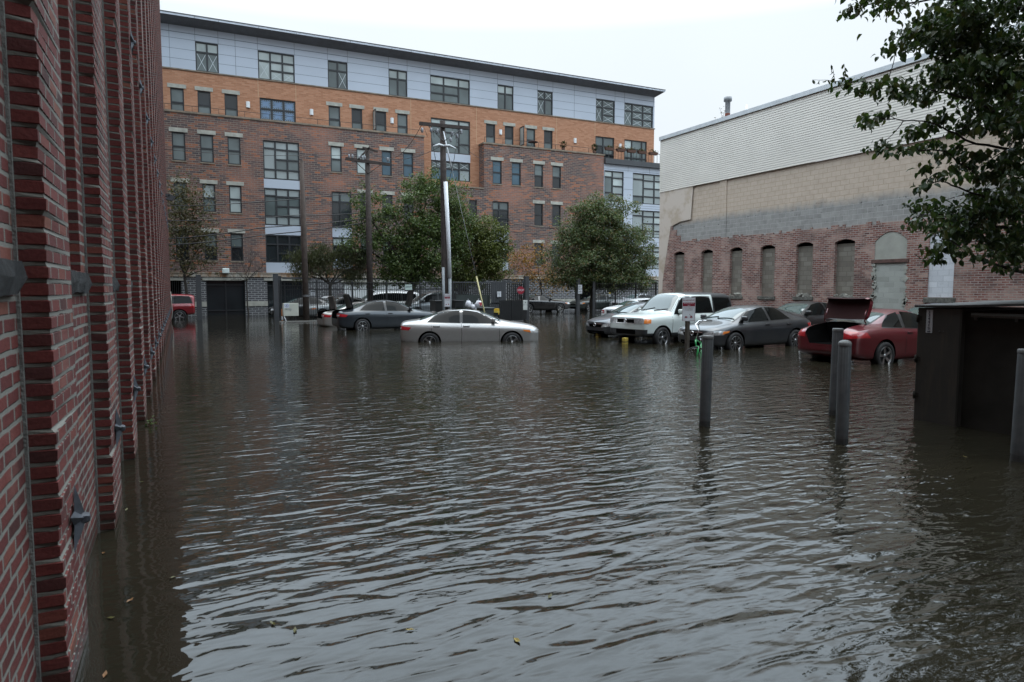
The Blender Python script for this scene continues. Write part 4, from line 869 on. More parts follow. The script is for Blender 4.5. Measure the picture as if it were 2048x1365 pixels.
def car(name, label, kind, col, loc, yaw, cat='car', metal=.35, spokes=5, steer=0, trunk=False, group=None, z=None, pitch=0, sc=(1, 1, 1), detail=True, lamps=True, rim_white=False, tint=None, emblem=False, sunroof=False, rough=.35, reardark=False, roll=0):
    S = SPEC[kind]; mesh, bvh = make_body(kind, trunk); gz = ground_z(loc[0], loc[1]) if z is None else z
    t = thing(name, label, cat, (loc[0], loc[1], gz), radians(yaw), group); t.scale = sc; t.rotation_euler = (roll, pitch, radians(yaw))
    pm = paint('car_paint', col, metal, rough, clad=reardark)
    me = mesh.copy(); me.materials[0] = pm
    bo = bpy.data.objects.new('body', me); COL.objects.link(bo); bo.parent = t
    def part(nm, b, mat, par=t): return b.build(nm, mat, par)
    st = S['st']; xr, xf = st[0][0], st[-1][0]
    # glass, with a dark surround under it
    tr = MB()
    for q, wq in enumerate(S['win']):
        for sg in (1, -1):
            cs = [(x, sg*1.2, zz) for x, zz in wq]; d = (0, -sg, 0)
            c0 = Vector((sum(c[0] for c in wq)/4, 0, sum(c[1] for c in wq)/4))
            big = [(x + (.035 if x > c0.x else -.035), sg*1.2, zz + (.03 if zz > c0.z else -.02)) for x, zz in wq]
            patch(bvh, big, d, .003, 10, 5, .015, tr); g = patch(bvh, cs, d, .0075, 10, 5, .012); part('side_window', g, tint or M_glassC)
    for sg in (1, -1):
        for wa, wb in zip(S['win'][:-1], S['win'][1:]) if kind not in ('fast', 'suv') else ():
            patch(bvh, [(wa[1][0]-.02, sg*1.2, wa[1][1]), (wb[0][0]+.02, sg*1.2, wb[0][1]), (wb[3][0]+.02, sg*1.2, wb[3][1]), (wa[2][0]-.02, sg*1.2, wa[2][1])], (0, -sg, 0), .0035, 3, 5, 0, tr)
    xa, xb, ya, yb = S['ws']; b = patch(bvh, [(xa, -ya-.03, 2), (xa, ya+.03, 2), (xb-.03, yb+.03, 2), (xb-.03, -yb-.03, 2)], (0, 0, -1), .003, 12, 8, 0, tr)
    b = patch(bvh, [(xa-.01, -ya, 2), (xa-.01, ya, 2), (xb, yb, 2), (xb, -yb, 2)], (0, 0, -1), .0075, 12, 8); part('windshield', b, M_wsh)
    if S['rw']:
        xa, xb, ya, yb = S['rw']; patch(bvh, [(xa-.02, -ya-.03, 2), (xa-.02, ya+.03, 2), (xb+.03, yb+.02, 2), (xb+.03, -yb-.02, 2)], (0, 0, -1), .003, 12, 8, 0, tr)
        b = patch(bvh, [(xa, -ya, 2), (xa, ya, 2), (xb, yb, 2), (xb, -yb, 2)], (0, 0, -1), .0075, 12, 8); part('rear_window', b, M_wsh)
    else:
        zb = S['belt']+.06; ztp = st[1][3]-.14
        b = patch(bvh, [(-3, -.62, zb), (-3, .62, zb), (-3, .52, ztp), (-3, -.52, ztp)], (1, 0, 0), .006, 10, 6); part('rear_window', b, M_wsh)
    part('window_trim', tr, M_trim)
    if sunroof: b = patch(bvh, [(.12, -.38, 2), (.12, .38, 2), (-.6, .38, 2), (-.6, -.38, 2)], (0, 0, -1), .006, 8, 8); part('sunroof', b, M_glassC)
    # seams
    if detail:
        sm = MB()
        for sg in (1, -1):
            for x in S['door']: strip(bvh, [(x, sg*1.2, .28), (x+.02, sg*1.2, .6), (x, sg*1.2, S['belt']-.01)], (0, -sg, 0), .014, sm)
            strip(bvh, [(S['door'][0], sg*1.2, .27), (S['door'][-1], sg*1.2, .27)], (0, -sg, 0), .010, sm)
            xh = S['ws'][0]+.06; zf = st[-3][2]
            strip(bvh, [(xh, sg*.70, 2), (xf-.3, sg*.62, 2)], (0, 0, -1), .008, sm)
        for sg in (1, -1):
            ds = S['door'][:-1] if len(S['door']) > 1 else S['door']
            for x in ds:
                hp = bvh.ray_cast(Vector((x+.17, sg*2, S['belt']-.10)), Vector((0, -sg, 0)))
                if hp[0]: patch(bvh, [(x+.06, sg*1.2, S['belt']-.135), (x+.28, sg*1.2, S['belt']-.135), (x+.28, sg*1.2, S['belt']-.085), (x+.06, sg*1.2, S['belt']-.085)], (0, -sg, 0), .003, 3, 2, 0, sm)  # black patch behind the handle paints the shade of a recess
                if hp[0]: b = MB(); b.bbox(hp[0].x-.09, hp[0].x+.09, hp[0].y-.02, hp[0].y+.02+.0*sg, hp[0].z-.014, hp[0].z+.014, .008); b.v = [(x_, y_+sg*.018, z_) for x_, y_, z_ in b.v]; part('door_handle', b, pm)
        part('panel_gap_and_recess_shade', sm, M_trim)
    # mirrors
    mxp = S['win'][0 if kind == 'fast' else -1][1][0]-.17
    for sg in (1, -1):
        hp = bvh.ray_cast(Vector((mxp, sg*2, S['belt']+.06)), Vector((0, -sg, 0))); y = hp[0].y if hp[0] else sg*.85
        b = MB(); y0, y1 = sorted((y+sg*.05, y+sg*.24)); b.bbox(mxp-.05, mxp+.07, y0, y1, S['belt']+.02, S['belt']+.16, .035); yy = sorted((y-sg*.03, y+sg*.08)); b.box(mxp-.02, mxp+.04, yy[0], yy[1], S['belt']-.02, S['belt']+.05, 1)
        o = part('side_mirror', b, [pm, M_trim]); o.data.polygons.foreach_set('use_smooth', [True]*len(o.data.polygons)); o.data.set_sharp_from_angle(angle=radians(50))
    # lamps
    if lamps:
        hz, ns, tl = S['hz'], S['nose'], S['tail']
        for sg in (1, -1):
            if kind == 'suv': cs = [(xf, sg*.40, hz-.12), (xf-.20, sg*.86, hz-.12), (xf-.20, sg*.86, hz+.06), (xf, sg*.40, hz+.06)]; am = [(xf-.10, sg*.78, hz-.10), (xf-.26, sg*.9, hz-.08), (xf-.26, sg*.9, hz+.05), (xf-.10, sg*.78, hz+.05)]
            elif kind in ('jeep',): cs = [(xf, sg*.42, hz-.1), (xf-.05, sg*.62, hz-.1), (xf-.05, sg*.62, hz+.05), (xf, sg*.42, hz+.05)]; am = [(xf, sg*.64, hz-.1), (xf-.1, sg*.76, hz-.1), (xf-.1, sg*.76, hz+.05), (xf, sg*.64, hz+.05)]
            else: cs = [(xf+.02, sg*.38, hz-.23), (xf-.34, sg*.88, hz-.17), (xf-.50, sg*.90, hz-.05), (xf-.06, sg*.42, hz-.12)]; am = [(xf-.30, sg*.86, hz-.155), (xf-.50, sg*.91, hz-.10), (xf-.54, sg*.91, hz-.05), (xf-.34, sg*.86, hz-.07)]
            d = (-1, -sg*.75, -.15)
            b = patch(bvh, cs, d, .006, 8, 4); o = part('headlight', b, M_lampC); b = patch(bvh, am, d, .010, 4, 3); part('turn_signal', b, M_amber, o)
            zt_ = st[2][2]
            if kind in ('suv', 'van', 'jeep'): ct = [(xr-.02, sg*.74, .86), (xr+.14, sg*.92, .86), (xr+.14, sg*.92, 1.06), (xr-.02, sg*.74, 1.06)]
            elif kind == 'coupe': ct = [(xr-.02, sg*.50, zt_-.20), (xr+.44, sg*.93, zt_-.16), (xr+.36, sg*.90, zt_-.035), (xr, sg*.50, zt_-.01)]
            else: ct = [(xr-.02, sg*.46, zt_-.20), (xr+.20, sg*.90, zt_-.19), (xr+.30, sg*.90, zt_-.10), (xr-.01, sg*.46, zt_-.05)]
            b = patch(bvh, ct, (1, -sg*.6, -.1), .006, 8, 4); o = part('taillight', b, M_lampR)
            if kind == 'sedan': 
                b = patch(bvh, [(xr-.02, sg*.5, zt_-.17), (xr+.06, sg*.72, zt_-.16), (xr+.06, sg*.72, zt_-.11), (xr-.02, sg*.5, zt_-.11)], (1, -sg*.6, -.1), .011, 4, 2); part('reversing_lamp', b, M_lampW, o)
        # grille and bumper opening
        if kind == 'suv':
            b = patch(bvh, [(3, -.46, hz-.11), (3, .46, hz-.11), (3, .46, hz+.06), (3, -.46, hz+.06)], (-1, 0, 0), .008, 8, 3); o = part('grille', b, M_chrome)
            for s0, s1 in ((-.40, -.08), (.08, .40)): b = MB(); patch(bvh, [(3, s0, hz-.085), (3, s1, hz-.085), (3, s1, hz+.035), (3, s0, hz+.035)], (-1, 0, 0), .013, 5, 2, 0, b); part('grille_opening', b, M_void, o)
            b = patch(bvh, [(3, -.46, .46), (3, .46, .46), (3, .46, .60), (3, -.46, .60)], (-1, 0, 0), .008, 8, 3); part('bumper_opening', b, M_void)
        else:
            b = patch(bvh, [(3, -.34, hz-.23), (3, .34, hz-.23), (3, .36, hz-.12), (3, -.36, hz-.12)], (-1, 0, 0), .006, 8, 3); o = part('grille', b, M_void)
            b = MB(); patch(bvh, [(3, -.38, hz-.125), (3, .38, hz-.125), (3, .38, hz-.095), (3, -.38, hz-.095)], (-1, 0, 0), .012, 8, 1, 0, b); part('grille_bar', b, M_chrome, o)
            b = patch(bvh, [(3, -.52, .27), (3, .52, .27), (3, .50, .40), (3, -.50, .40)], (-1, 0, 0), .006, 8, 3); part('bumper_opening', b, M_void)
        if emblem:
            hp = bvh.ray_cast(Vector((4, 0, hz-(.02 if kind == 'suv' else .15))), Vector((-1, 0, 0)))[0]
            if hp:
                b = MB(); n = 18; R1, R2 = .068, .05
                M = Matrix.Translation((hp.x+.018, 0, hp.z)) @ Matrix.Rotation(pi/2, 4, 'Y')
                b.lathe([(R2, .0), (R2, .014), (R1, .014), (R1, 0)], n, M); b.box(hp.x+.016, hp.x+.03, -.030, -.018, hp.z-.04, hp.z+.04); b.box(hp.x+.016, hp.x+.03, .018, .030, hp.z-.04, hp.z+.04); b.box(hp.x+.016, hp.x+.028, -.018, .018, hp.z-.007, hp.z+.007); part('front_emblem', b, M_chrome)
        # rear plate
        zb = st[1][1]; b = MB(); hp = bvh.ray_cast(Vector((-4, 0, .52)), Vector((1, 0, 0)))[0]
        if hp and not trunk: b.box(hp.x-.02, hp.x-.005, -.15, .15, .44, .58); part('licence_plate', b, M_plate)
    # wheels
    ty, rm = wheel_parts(S['R'], spokes)
    for i, wx in enumerate(S['wb']):
        for sg in (1, -1):
            o = bpy.data.objects.new('wheel', ty); COL.objects.link(o); o.parent = t; y = st[len(st)//2][4]-.095
            o.location = (wx, sg*y, S['R']); o.rotation_euler = (0, random.uniform(0, 6), (0 if sg > 0 else pi) + (steer if i else 0))
            r = bpy.data.objects.new('rim', rm); COL.objects.link(r); r.parent = o
    return t, bvh, pm, part
def wipers(t, bvh, part, xa, hood=True):
    b = MB()
    for y0, y1 in ((-.55, .0), (.05, .6)):
        pts = []
        for k in range(6):
            y = y0+(y1-y0)*k/5; h = bvh.ray_cast(Vector((xa-.02-.10*(k/5), y, 3)), Vector((0, 0, -1))); pts.append(h[0]+Vector((0, 0, .02)))
        b.tube(pts, .012, 5)
    part('wiper', b, M_trim)
def trunk_lid(t, part, pm, hinge, W, Ln, ang, drop=.3, under=None, lamp=False):
    """open boot lid: a curved shell hinged at (x,z); ang = opening angle in degrees"""
    b = MB(); nu, nv = 12, 10; X, Z = hinge; rows = []
    prof = [(-Ln*k/6, .015*sin(pi*k/6)) for k in range(7)] + [(-Ln-.03, -.05), (-Ln-.05, -drop*.6), (-Ln+.0, -drop)]
    M = Matrix.Translation((X, 0, Z)) @ Matrix.Rotation(radians(ang), 4, 'Y')
    def shell(off, mi, wk):
        vs = []
        for i, (x, z) in enumerate(prof):
            for j in range(nu+1):
                v = j/nu*2-1; wd = W/2*(wk - .10*max(0, (i-5)/4)) * (1-.06*(i == 0)); vs.append(M @ Vector((x-(.05 if i < 7 else .0)*0, v*wd, z + off - .035*v*v)))
        n = nu+1; fs = [(i*n+j, i*n+j+1, (i+1)*n+j+1, (i+1)*n+j) for i in range(len(prof)-1) for j in range(nu)]
        b.add(vs, fs, mi, True); return vs
    a_ = shell(0, 0, 1); c_ = shell(-.05, 1, .93)
    n = nu+1; m = len(prof); edge = [(0, j) for j in range(n)] + [(i, n-1) for i in range(1, m)] + [(m-1, j) for j in range(n-2, -1, -1)] + [(i, 0) for i in range(m-2, 0, -1)]
    vs = [a_[i*n+j] for i, j in edge] + [c_[i*n+j] for i, j in edge]; k = len(edge); b.add(vs, [(i, (i+1) % k, k+(i+1) % k, k+i) for i in range(k)], 0)
    o = part('trunk_lid', b, [pm, under or M_trim])
    for sg in (1, -1): h = MB(); h.tube([(X+.05, sg*W*.44, Z-.12), (X-.05, sg*W*.44, Z-.02), tuple(M @ Vector((-.10, sg*W*.42, -.06))), tuple(M @ Vector((-.25, sg*W*.42, -.06)))], .016, 6); part('lid_hinge', h, pm, o)
    if lamp:
        l = MB()
        for sg in (1, -1):
            vs = [M @ Vector((-Ln-.062, sg*W*.26, -.08)), M @ Vector((-Ln-.062, sg*W*.43, -.08)), M @ Vector((-Ln-.07, sg*W*.42, -drop*.55)), M @ Vector((-Ln-.07, sg*W*.26, -drop*.55))]; l.quad(*vs)
        part('taillight', l, M_lampR, o)
    return o

R_ = radians
# silver sedan standing in the middle of the lot
t, bv, pm, part = car('silver_sedan', 'silver four door sedan standing alone in the middle of the flooded lot', 'sedan', (.40, .395, .385), (8.98, 21.85), -21, metal=.55, steer=.12, sunroof=True, emblem=True, rough=.3, spokes=5)
wipers(t, bv, part, .99)
b = MB(); b.add([(-1.15, -.02, 1.32), (-1.32, -.02, 1.26), (-1.30, 0, 1.35), (-1.15, .02, 1.32), (-1.32, .02, 1.26)], [(0, 1, 2), (3, 2, 4), (1, 4, 2), (0, 2, 3)]); part('roof_antenna', b, pm)
# two cars behind it with open boots
t, bv, pm, part = car('blue_grey_sedan', 'dark blue grey sedan with its trunk open behind the silver sedan', 'sedan', (.020, .028, .037), (8.25, 29.65), 1, metal=.4, trunk=True, z=-.17, spokes=7)
trunk_lid(t, part, pm, (-1.62, 1.09), 1.16, .62, 74, .34, M_trim, lamp=True)
t, bv, pm, part = car('champagne_sedan', 'pale champagne grey sedan with open trunk behind the dark blue grey sedan', 'sedan', (.33, .31, .29), (8.2, 32.9), 2, metal=.5, trunk=True, z=-.30, spokes=5)
trunk_lid(t, part, pm, (-1.62, 1.09), 1.16, .62, 78, .34, plain('grey_lid_lining', (.24, .25, .26), .6), lamp=False)
# row of cars along the right wall, noses to the lot
t, bv, pm, part = car('grey_sedan', 'dark grey sedan parked nose out at the far end, left of the white boxy car', 'cab', (.042, .045, .053), (15.75, 21.15), 184, metal=.45, steer=0, emblem=True)
wipers(t, bv, part, 1.28)
t, bv, pm, part = car('white_boxy_car', 'white boxy utility car with dark grey rear roof and lower cladding', 'suv', (.62, .68, .66), (15.08, 18.5), 186, metal=.05, steer=.08, emblem=True, reardark=True, rough=.3)
wipers(t, bv, part, .98)
t, bv, pm, part = car('charcoal_sedan', 'charcoal grey sedan parked behind the green bicycle and the warning sign', 'cab', (.048, .052, .058), (15.72, 15.85), 184, metal=.5, spokes=10, emblem=True, rough=.3)
wipers(t, bv, part, 1.28)
t, bv, pm, part = car('red_coupe', 'deep red coupe with its empty trunk standing open', 'coupe', (.115, .005, .012), (16.12, 11.45), 2, metal=.25, trunk=True, rough=.28)
lid = trunk_lid(t, part, pm, (-1.58, 1.16), 1.24, .47, 112, .14, plain('dark_maroon_lining', (.022, .004, .004), .8, spec=.2))
car('black_sedan', 'black sedan parked against the brick wall behind the charcoal sedan', 'sedan', (.012, .012, .014), (19.9, 17.35), 184, metal=.2, z=-.12)
car('navy_sedan', 'dark navy sedan by the wall behind the red coupe', 'sedan', (.018, .022, .035), (20.6, 13.0), 183, metal=.3, z=-.12)
car('white_sedan', 'white sedan seen from behind beyond the dark grey sedan, near the picket fence', 'sedan', (.72, .73, .74), (20.2, 26.6), 4, metal=.05, z=-.12)
# cars on the street behind the fence
car('red_suv', 'old red boxy four wheel drive half hidden by the left brick wall', 'jeep', (.24, .012, .02), (-1.35, 44.3), 180, cat='suv', metal=.1, z=-.20)
car('dark_hatchback', 'dark car with pale headlamp parked left of the gate post behind the beige cabinet', 'cab', (.02, .023, .025), (7.3, 46.2), 180, z=-.2, spokes=7)
car('silver_wagon', 'silver wagon parked behind the fence and the brown pole', 'sedan', (.33, .36, .37), (9.2, 43.3), 178, metal=.4, z=-.16)
car('white_minivan', 'white minivan parked before the white garage door', 'van', (.66, .68, .69), (12.2, 45.4), 180, cat='minivan', metal=.05, z=-.15)
car('silver_minivan', 'silver grey minivan behind the fence left of the tall pole with the white pipe', 'van', (.30, .33, .35), (15.1, 42.8), 180, cat='minivan', metal=.5, z=-.15)
car('black_fastback', 'black fastback coupe driving in the street beyond the slatted gate', 'fast', (.012, .013, .016), (24.5, 45.8), 2, metal=.3, z=-.08, rough=.25)
car('dark_green_sedan', 'dark green sedan in the street behind the white notice on the fence', 'sedan', (.02, .03, .028), (30.2, 46.4), 180, z=-.08)
car('silver_sedan', 'pale silver sedan parked in the street behind the right hand picket fence', 'sedan', (.45, .47, .50), (32.6, 44.4), 186, metal=.4, z=-.06)
# ============================================================ foreground posts and container
def water_at(px, py, z=0.0): d = ray(px, py); return _C + d*((z-CAM_H)/d.z)
M_boll = N('grey_bollard_sleeve'); a = M_boll; a.set(Roughness=.5); 
mp = a.n('ShaderNodeMapping'); mp.inputs['Scale'].default_value = (60, 60, 1.2); a.l(a.obj(), mp.inputs['Vector'])
a.l(a.mix(.6, a.ramp(a.noise(mp.outputs[0], 1.0, 3), [(.3, (.055, .063, .07)), (.7, (.085, .094, .10))]), a.ramp(a.noise(a.obj(), 7, 5), [(.35, (.05, .056, .06)), (.62, (.10, .107, .11)), (.75, (.17, .175, .175))])), a.p.inputs['Base Color'])
bz = a.n('ShaderNodeSeparateXYZ'); a.l(a.obj(), bz.inputs[0]); wk = a.maprange(a.math('ADD', bz.outputs['Z'], a.math('MULTIPLY', a.noise(a.obj(), 6, 3), .06)), .52, .60, 1.0, 0.0)
a.l(a.mix(a.math('MULTIPLY', wk, .6), a.p.inputs['Base Color'].links[0].from_socket, (.03, .03, .027)), a.p.inputs['Base Color']); a.l(a.maprange(wk, 0, 1, .5, .15), a.p.inputs['Roughness']); M_boll = M_boll.m
BOL = [(1408, 852, 'grey pipe bollard rising from the water in front of the green bicycle', .070, False), (1667, 830, 'farther and taller looking of the two overlapping bollards before the red coupe', .070, False),
       (1683, 888, 'nearer of the two overlapping bollards before the red coupe, with a domed cap', .068, True), (2035, 922, 'grey bollard standing directly in front of the black steel container', .072, False)]
for i, (px, py, lab, r, dome) in enumerate(BOL):
    p = water_at(px, py); b = MB(); ztop = (1.155, 1.2, 1.15, 1.14)[i]
    t = thing('bollard', lab, 'bollard', (p.x, p.y, -.45), 0, 'grey bollards around the container')
    t.rotation_euler = (radians((.3, .2, -.3, .6)[i]), radians((.9, .8, .2, .5)[i]), 0)
    b.lathe([(r, 0), (r, ztop+.45-.012), (r-.004, ztop+.45)], 32); n = 32
    for k in range(7):       # shallow flutes of the plastic sleeve
        an = radians(180+25*k); b.tube([(cos(an)*(r-.0043), sin(an)*(r-.0043), .02), (cos(an)*(r-.0043), sin(an)*(r-.0043), ztop+.40)], .005, 5)
    b.build('sleeve', M_boll, t)
    c = MB(); c.lathe([(r+.003, ztop+.415), (r+.003, ztop+.447), (r-.006, ztop+.455)] + ([(r*.75, ztop+.468), (r*.4, ztop+.476), (0, ztop+.479)] if dome else [(0, ztop+.457)]), 32); c.build('cap', plain('bollard_cap', (.12, .125, .125), .5, var=.25, nscale=12) if i == 0 else MATS['bollard_cap'], t)
def container():
    m = N('black_steel'); a = m; a.set(Roughness=.55, Specular_IOR_Level=.35); uv = a.uv()
    mp = a.n('ShaderNodeMapping'); mp.inputs['Scale'].default_value = (9, .8, 1); a.l(uv, mp.inputs['Vector'])
    a.l(a.mix(a.ramp(a.noise(mp.outputs[0], 1.5, 5, .7), [(.5, (0, 0, 0)), (.8, (.6, .6, .6))]), a.ramp(a.noise(uv, 1.6, 4), [(.3, (.034, .033, .030)), (.7, (.050, .047, .041))]), (.11, .085, .06)), a.p.inputs['Base Color'])
    m_dark = plain('black_steel_recess', (.034, .032, .028), .75, var=.35, nscale=2, spec=.15)
    m_lid = plain('worn_dark_lid', (.035, .034, .033), .55, var=.35, nscale=4)
    t = thing('steel_container', 'black steel container with a sloping lid and a white vertical number strip', 'container', (9.6, 4.4, -.4))
    o = Vector((-9.6, -4.4, .4)); X = 8.80
    b = MB(); b.bbox(X, X+1.5, 5.24, 5.80, -.4, 1.50, .008); b.build('end_column', m.m, t, o)
    b = MB(); b.box(X+.10, X+1.5, 2.2, 5.24, -.4, 1.47); b.build('side_panel', m_dark, t, o)
    b = MB(); b.box(X+.012, X+.10, 2.2, 5.13, 1.425, 1.452); b.box(X+.012, X+.04, 2.2, 5.13, 1.400, 1.425, 1); b.build('top_rail', [plain('dull_rail', (.10, .115, .11), .5), m.m], t, o)
    for y in (5.08, 4.62, 4.1, 3.5): b = MB(); b.bbox(X+.02, X+.075, y-.02, y+.02, 1.36, 1.425, .006); b.build('rail_bracket', m_lid, t, o)
    b = MB(); 
    v = [(X-.03, 5.83), (X-.03, 5.30), (X-.03, 2.2), (X+1.55, 2.2), (X+1.55, 5.83)]; zz = [1.505, 1.512, 1.60, 1.66, 1.555]
    zz2 = [1.505, 1.515, 1.66, 1.72, 1.55]
    lo = [(x, y, z) for (x, y), z in zip(v, zz2)]; hi = [(x, y, z+.028) for (x, y), z in zip(v, zz2)]
    b.add(lo+hi, [(4, 3, 2, 1, 0), (5, 6, 7, 8, 9)] + [(i, (i+1) % 5, 5+(i+1) % 5, 5+i) for i in range(5)]); b.build('lid', m_lid, t, o, recalc=True)
    b = MB(); b.box(X-.006, X+.0, 5.225, 5.25, -.4, 1.5); b.build('corner_edge', m_dark, t, o)
    h = MB()
    for z in (1.36, .82, .34): h = MB(); h.lathe([(0, -.05), (.016, -.05), (.016, .05), (0, .05)], 10, Matrix.Translation((X-.012, 5.795, z))); h.box(X-.004, X+.001, 5.74, 5.795, z-.03, z+.03); h.build('hinge', m_dark, t, o)
    s = MB(); yc = 5.64; s.box(X-.004, X, yc-.042, yc+.042, 1.175, 1.475); so_ = s.build('number_strip', plain('white_number_strip', (.42, .44, .46), .5, var=.1), t, o)
    mk = plain('dark_blue_ink', (.012, .014, .05), .5)
    for i, ch in enumerate('334419'):
        text('digit', ch, .052, mk, so_, Matrix.Translation((X-.006, yc+.004, 1.445-.043*i)) @ Matrix.Rotation(-pi/2, 4, 'Z') @ Matrix.Rotation(pi/2, 4, 'X'), thick=.001, sx=1.15)
    b = MB(); b.box(X-.0055, X-.004, yc-.022, yc+.022, 1.186, 1.198); b.build('fine_print', mk, so_)
    b = MB()
    for dy in (0, .045): b.lathe([(0, .012), (.008, .01), (.009, 0)], 8, Matrix.Translation((X, 5.50-dy, 1.20)) @ Matrix.Rotation(-pi/2, 4, 'Y'))
    b.build('bolt', m_lid, t, o)
container()

# ============================================================ signs
M_signw = plain('white_sign_face', (.58, .60, .63), .45, var=.06)
M_red = plain('dark_red_sign_paint', (.20, .012, .03), .5, var=.1)
M_redt = plain('maroon_ink', (.18, .03, .05), .5)
M_post = plain('brown_square_post', (.055, .045, .035), .75, var=.3, nscale=5)
M_ink = plain('grey_ink', (.07, .085, .10), .5)
def towing_sign(par, M, W, H, o):
    b = MB(); b.prism([(-W/2, -H/2), (W/2, -H/2), (W/2, H/2), (-W/2, H/2)], .006, M); s = b.build('sign_plate', M_signw, par, o)
    b = MB(); w_ = .012
    for x0, x1, y0, y1 in ((-W/2+.01, W/2-.01, H/2-.016, H/2-.010), (-W/2+.01, W/2-.01, -H/2+.010, -H/2+.016), (-W/2+.01, -W/2+.016, -H/2+.016, H/2-.016), (W/2-.016, W/2-.01, -H/2+.016, H/2-.016)): b.prism([(x0, y0), (x1, y0), (x1, y1), (x0, y1)], .0015, M @ Matrix.Translation((0, 0, .006)))
    b.build('border_line', M_redt, s)
    b = MB(); b.prism([(-W*.46, H*.125), (W*.46, H*.125), (W*.46, H*.285), (-W*.46, H*.285)], .002, M @ Matrix.Translation((0, 0, .006))); b.build('red_band', M_red, s)
    T = Matrix()
    text('heading', 'WARNING', W*.20, M_redt, s, T @ M @ Matrix.Translation((0, H*.37, .008)), thick=.001)
    text('band_text', 'PRIVATE PROPERTY', W*.085, M_signw, s, T @ M @ Matrix.Translation((0, H*.245, .009)), thick=.001)
    text('band_text', 'NO', W*.13, M_signw, s, T @ M @ Matrix.Translation((0, H*.165, .009)), thick=.001)
    for i, l in enumerate(('UNAUTHORIZED VEHICLES', 'WILL BE TOWED AWAY', 'AT OWNER EXPENSE')): text('small_print', l, W*.062, M_redt, s, T @ M @ Matrix.Translation((0, H*(.07-.05*i), .008)), thick=.001)
    b = MB(); Mi = M @ Matrix.Translation((0, -H*.33, .007))         # tow truck and hooked car pictogram
    for sx, k in ((-1, .8), (1, 1.0)):
        c = sx*W*.2; b.prism([(c-W*.1, -.01), (c+W*.1, -.01), (c+W*.1, .012), (c+W*.05, .015), (c+W*.02, .035*k), (c-W*.05, .035*k), (c-W*.07, .014), (c-W*.1, .012)], .0015, Mi)
        for d in (-.055, .055): b.lathe([(0, .002), (W*.032, .002), (W*.032, 0)], 10, Mi @ Matrix.Translation((c+W*d*.9, -.012, 0)))
    b.prism([(W*.02, .085), (W*.04, .09), (W*.27, .02), (W*.25, .012)], .0016, Mi); b.build('tow_pictogram', M_red, s)
    return s
t = thing('warning_sign', 'maroon and white towing warning sign on a square brown post beside the green bicycle', 'sign', (13.07, 15.40, -.3)); o = Vector((-13.07, -15.40, .3))
b = MB(); b.bbox(13.02, 13.12, 15.36, 15.46, -.3, 1.40, .006); b.build('post', M_post, t, o)
towing_sign(t, facing((13.07, 15.352, 1.165), radians(-34)) if False else facing((13.05, 15.345, 1.165), radians(-22)), .38, .68, o)
# ------------------------------------------------------------ yellow marker posts in front of the parked cars
M_yel = plain('faded_yellow_paint', (.42, .32, .055), .75, var=.3, nscale=9)
for px, py, lab in ((1197, 674, 'low yellow painted marker post in front of the dark grey sedan'), (1250, 688, 'low yellow painted marker post in front of the white boxy car')):
    p = water_at(px, py); t = thing('marker_post', lab, 'post', (p.x, p.y, -.35), .3, 'yellow marker posts'); b = MB(); b.bbox(-.09, .09, -.06, .06, 0, .35+(.16 if px < 1220 else .19), .012); b.build('block', M_yel, t); b = MB(); b.box(-.093, .093, -.064, .064, .40, .425); b.build('dark_stripe', M_wood, t)
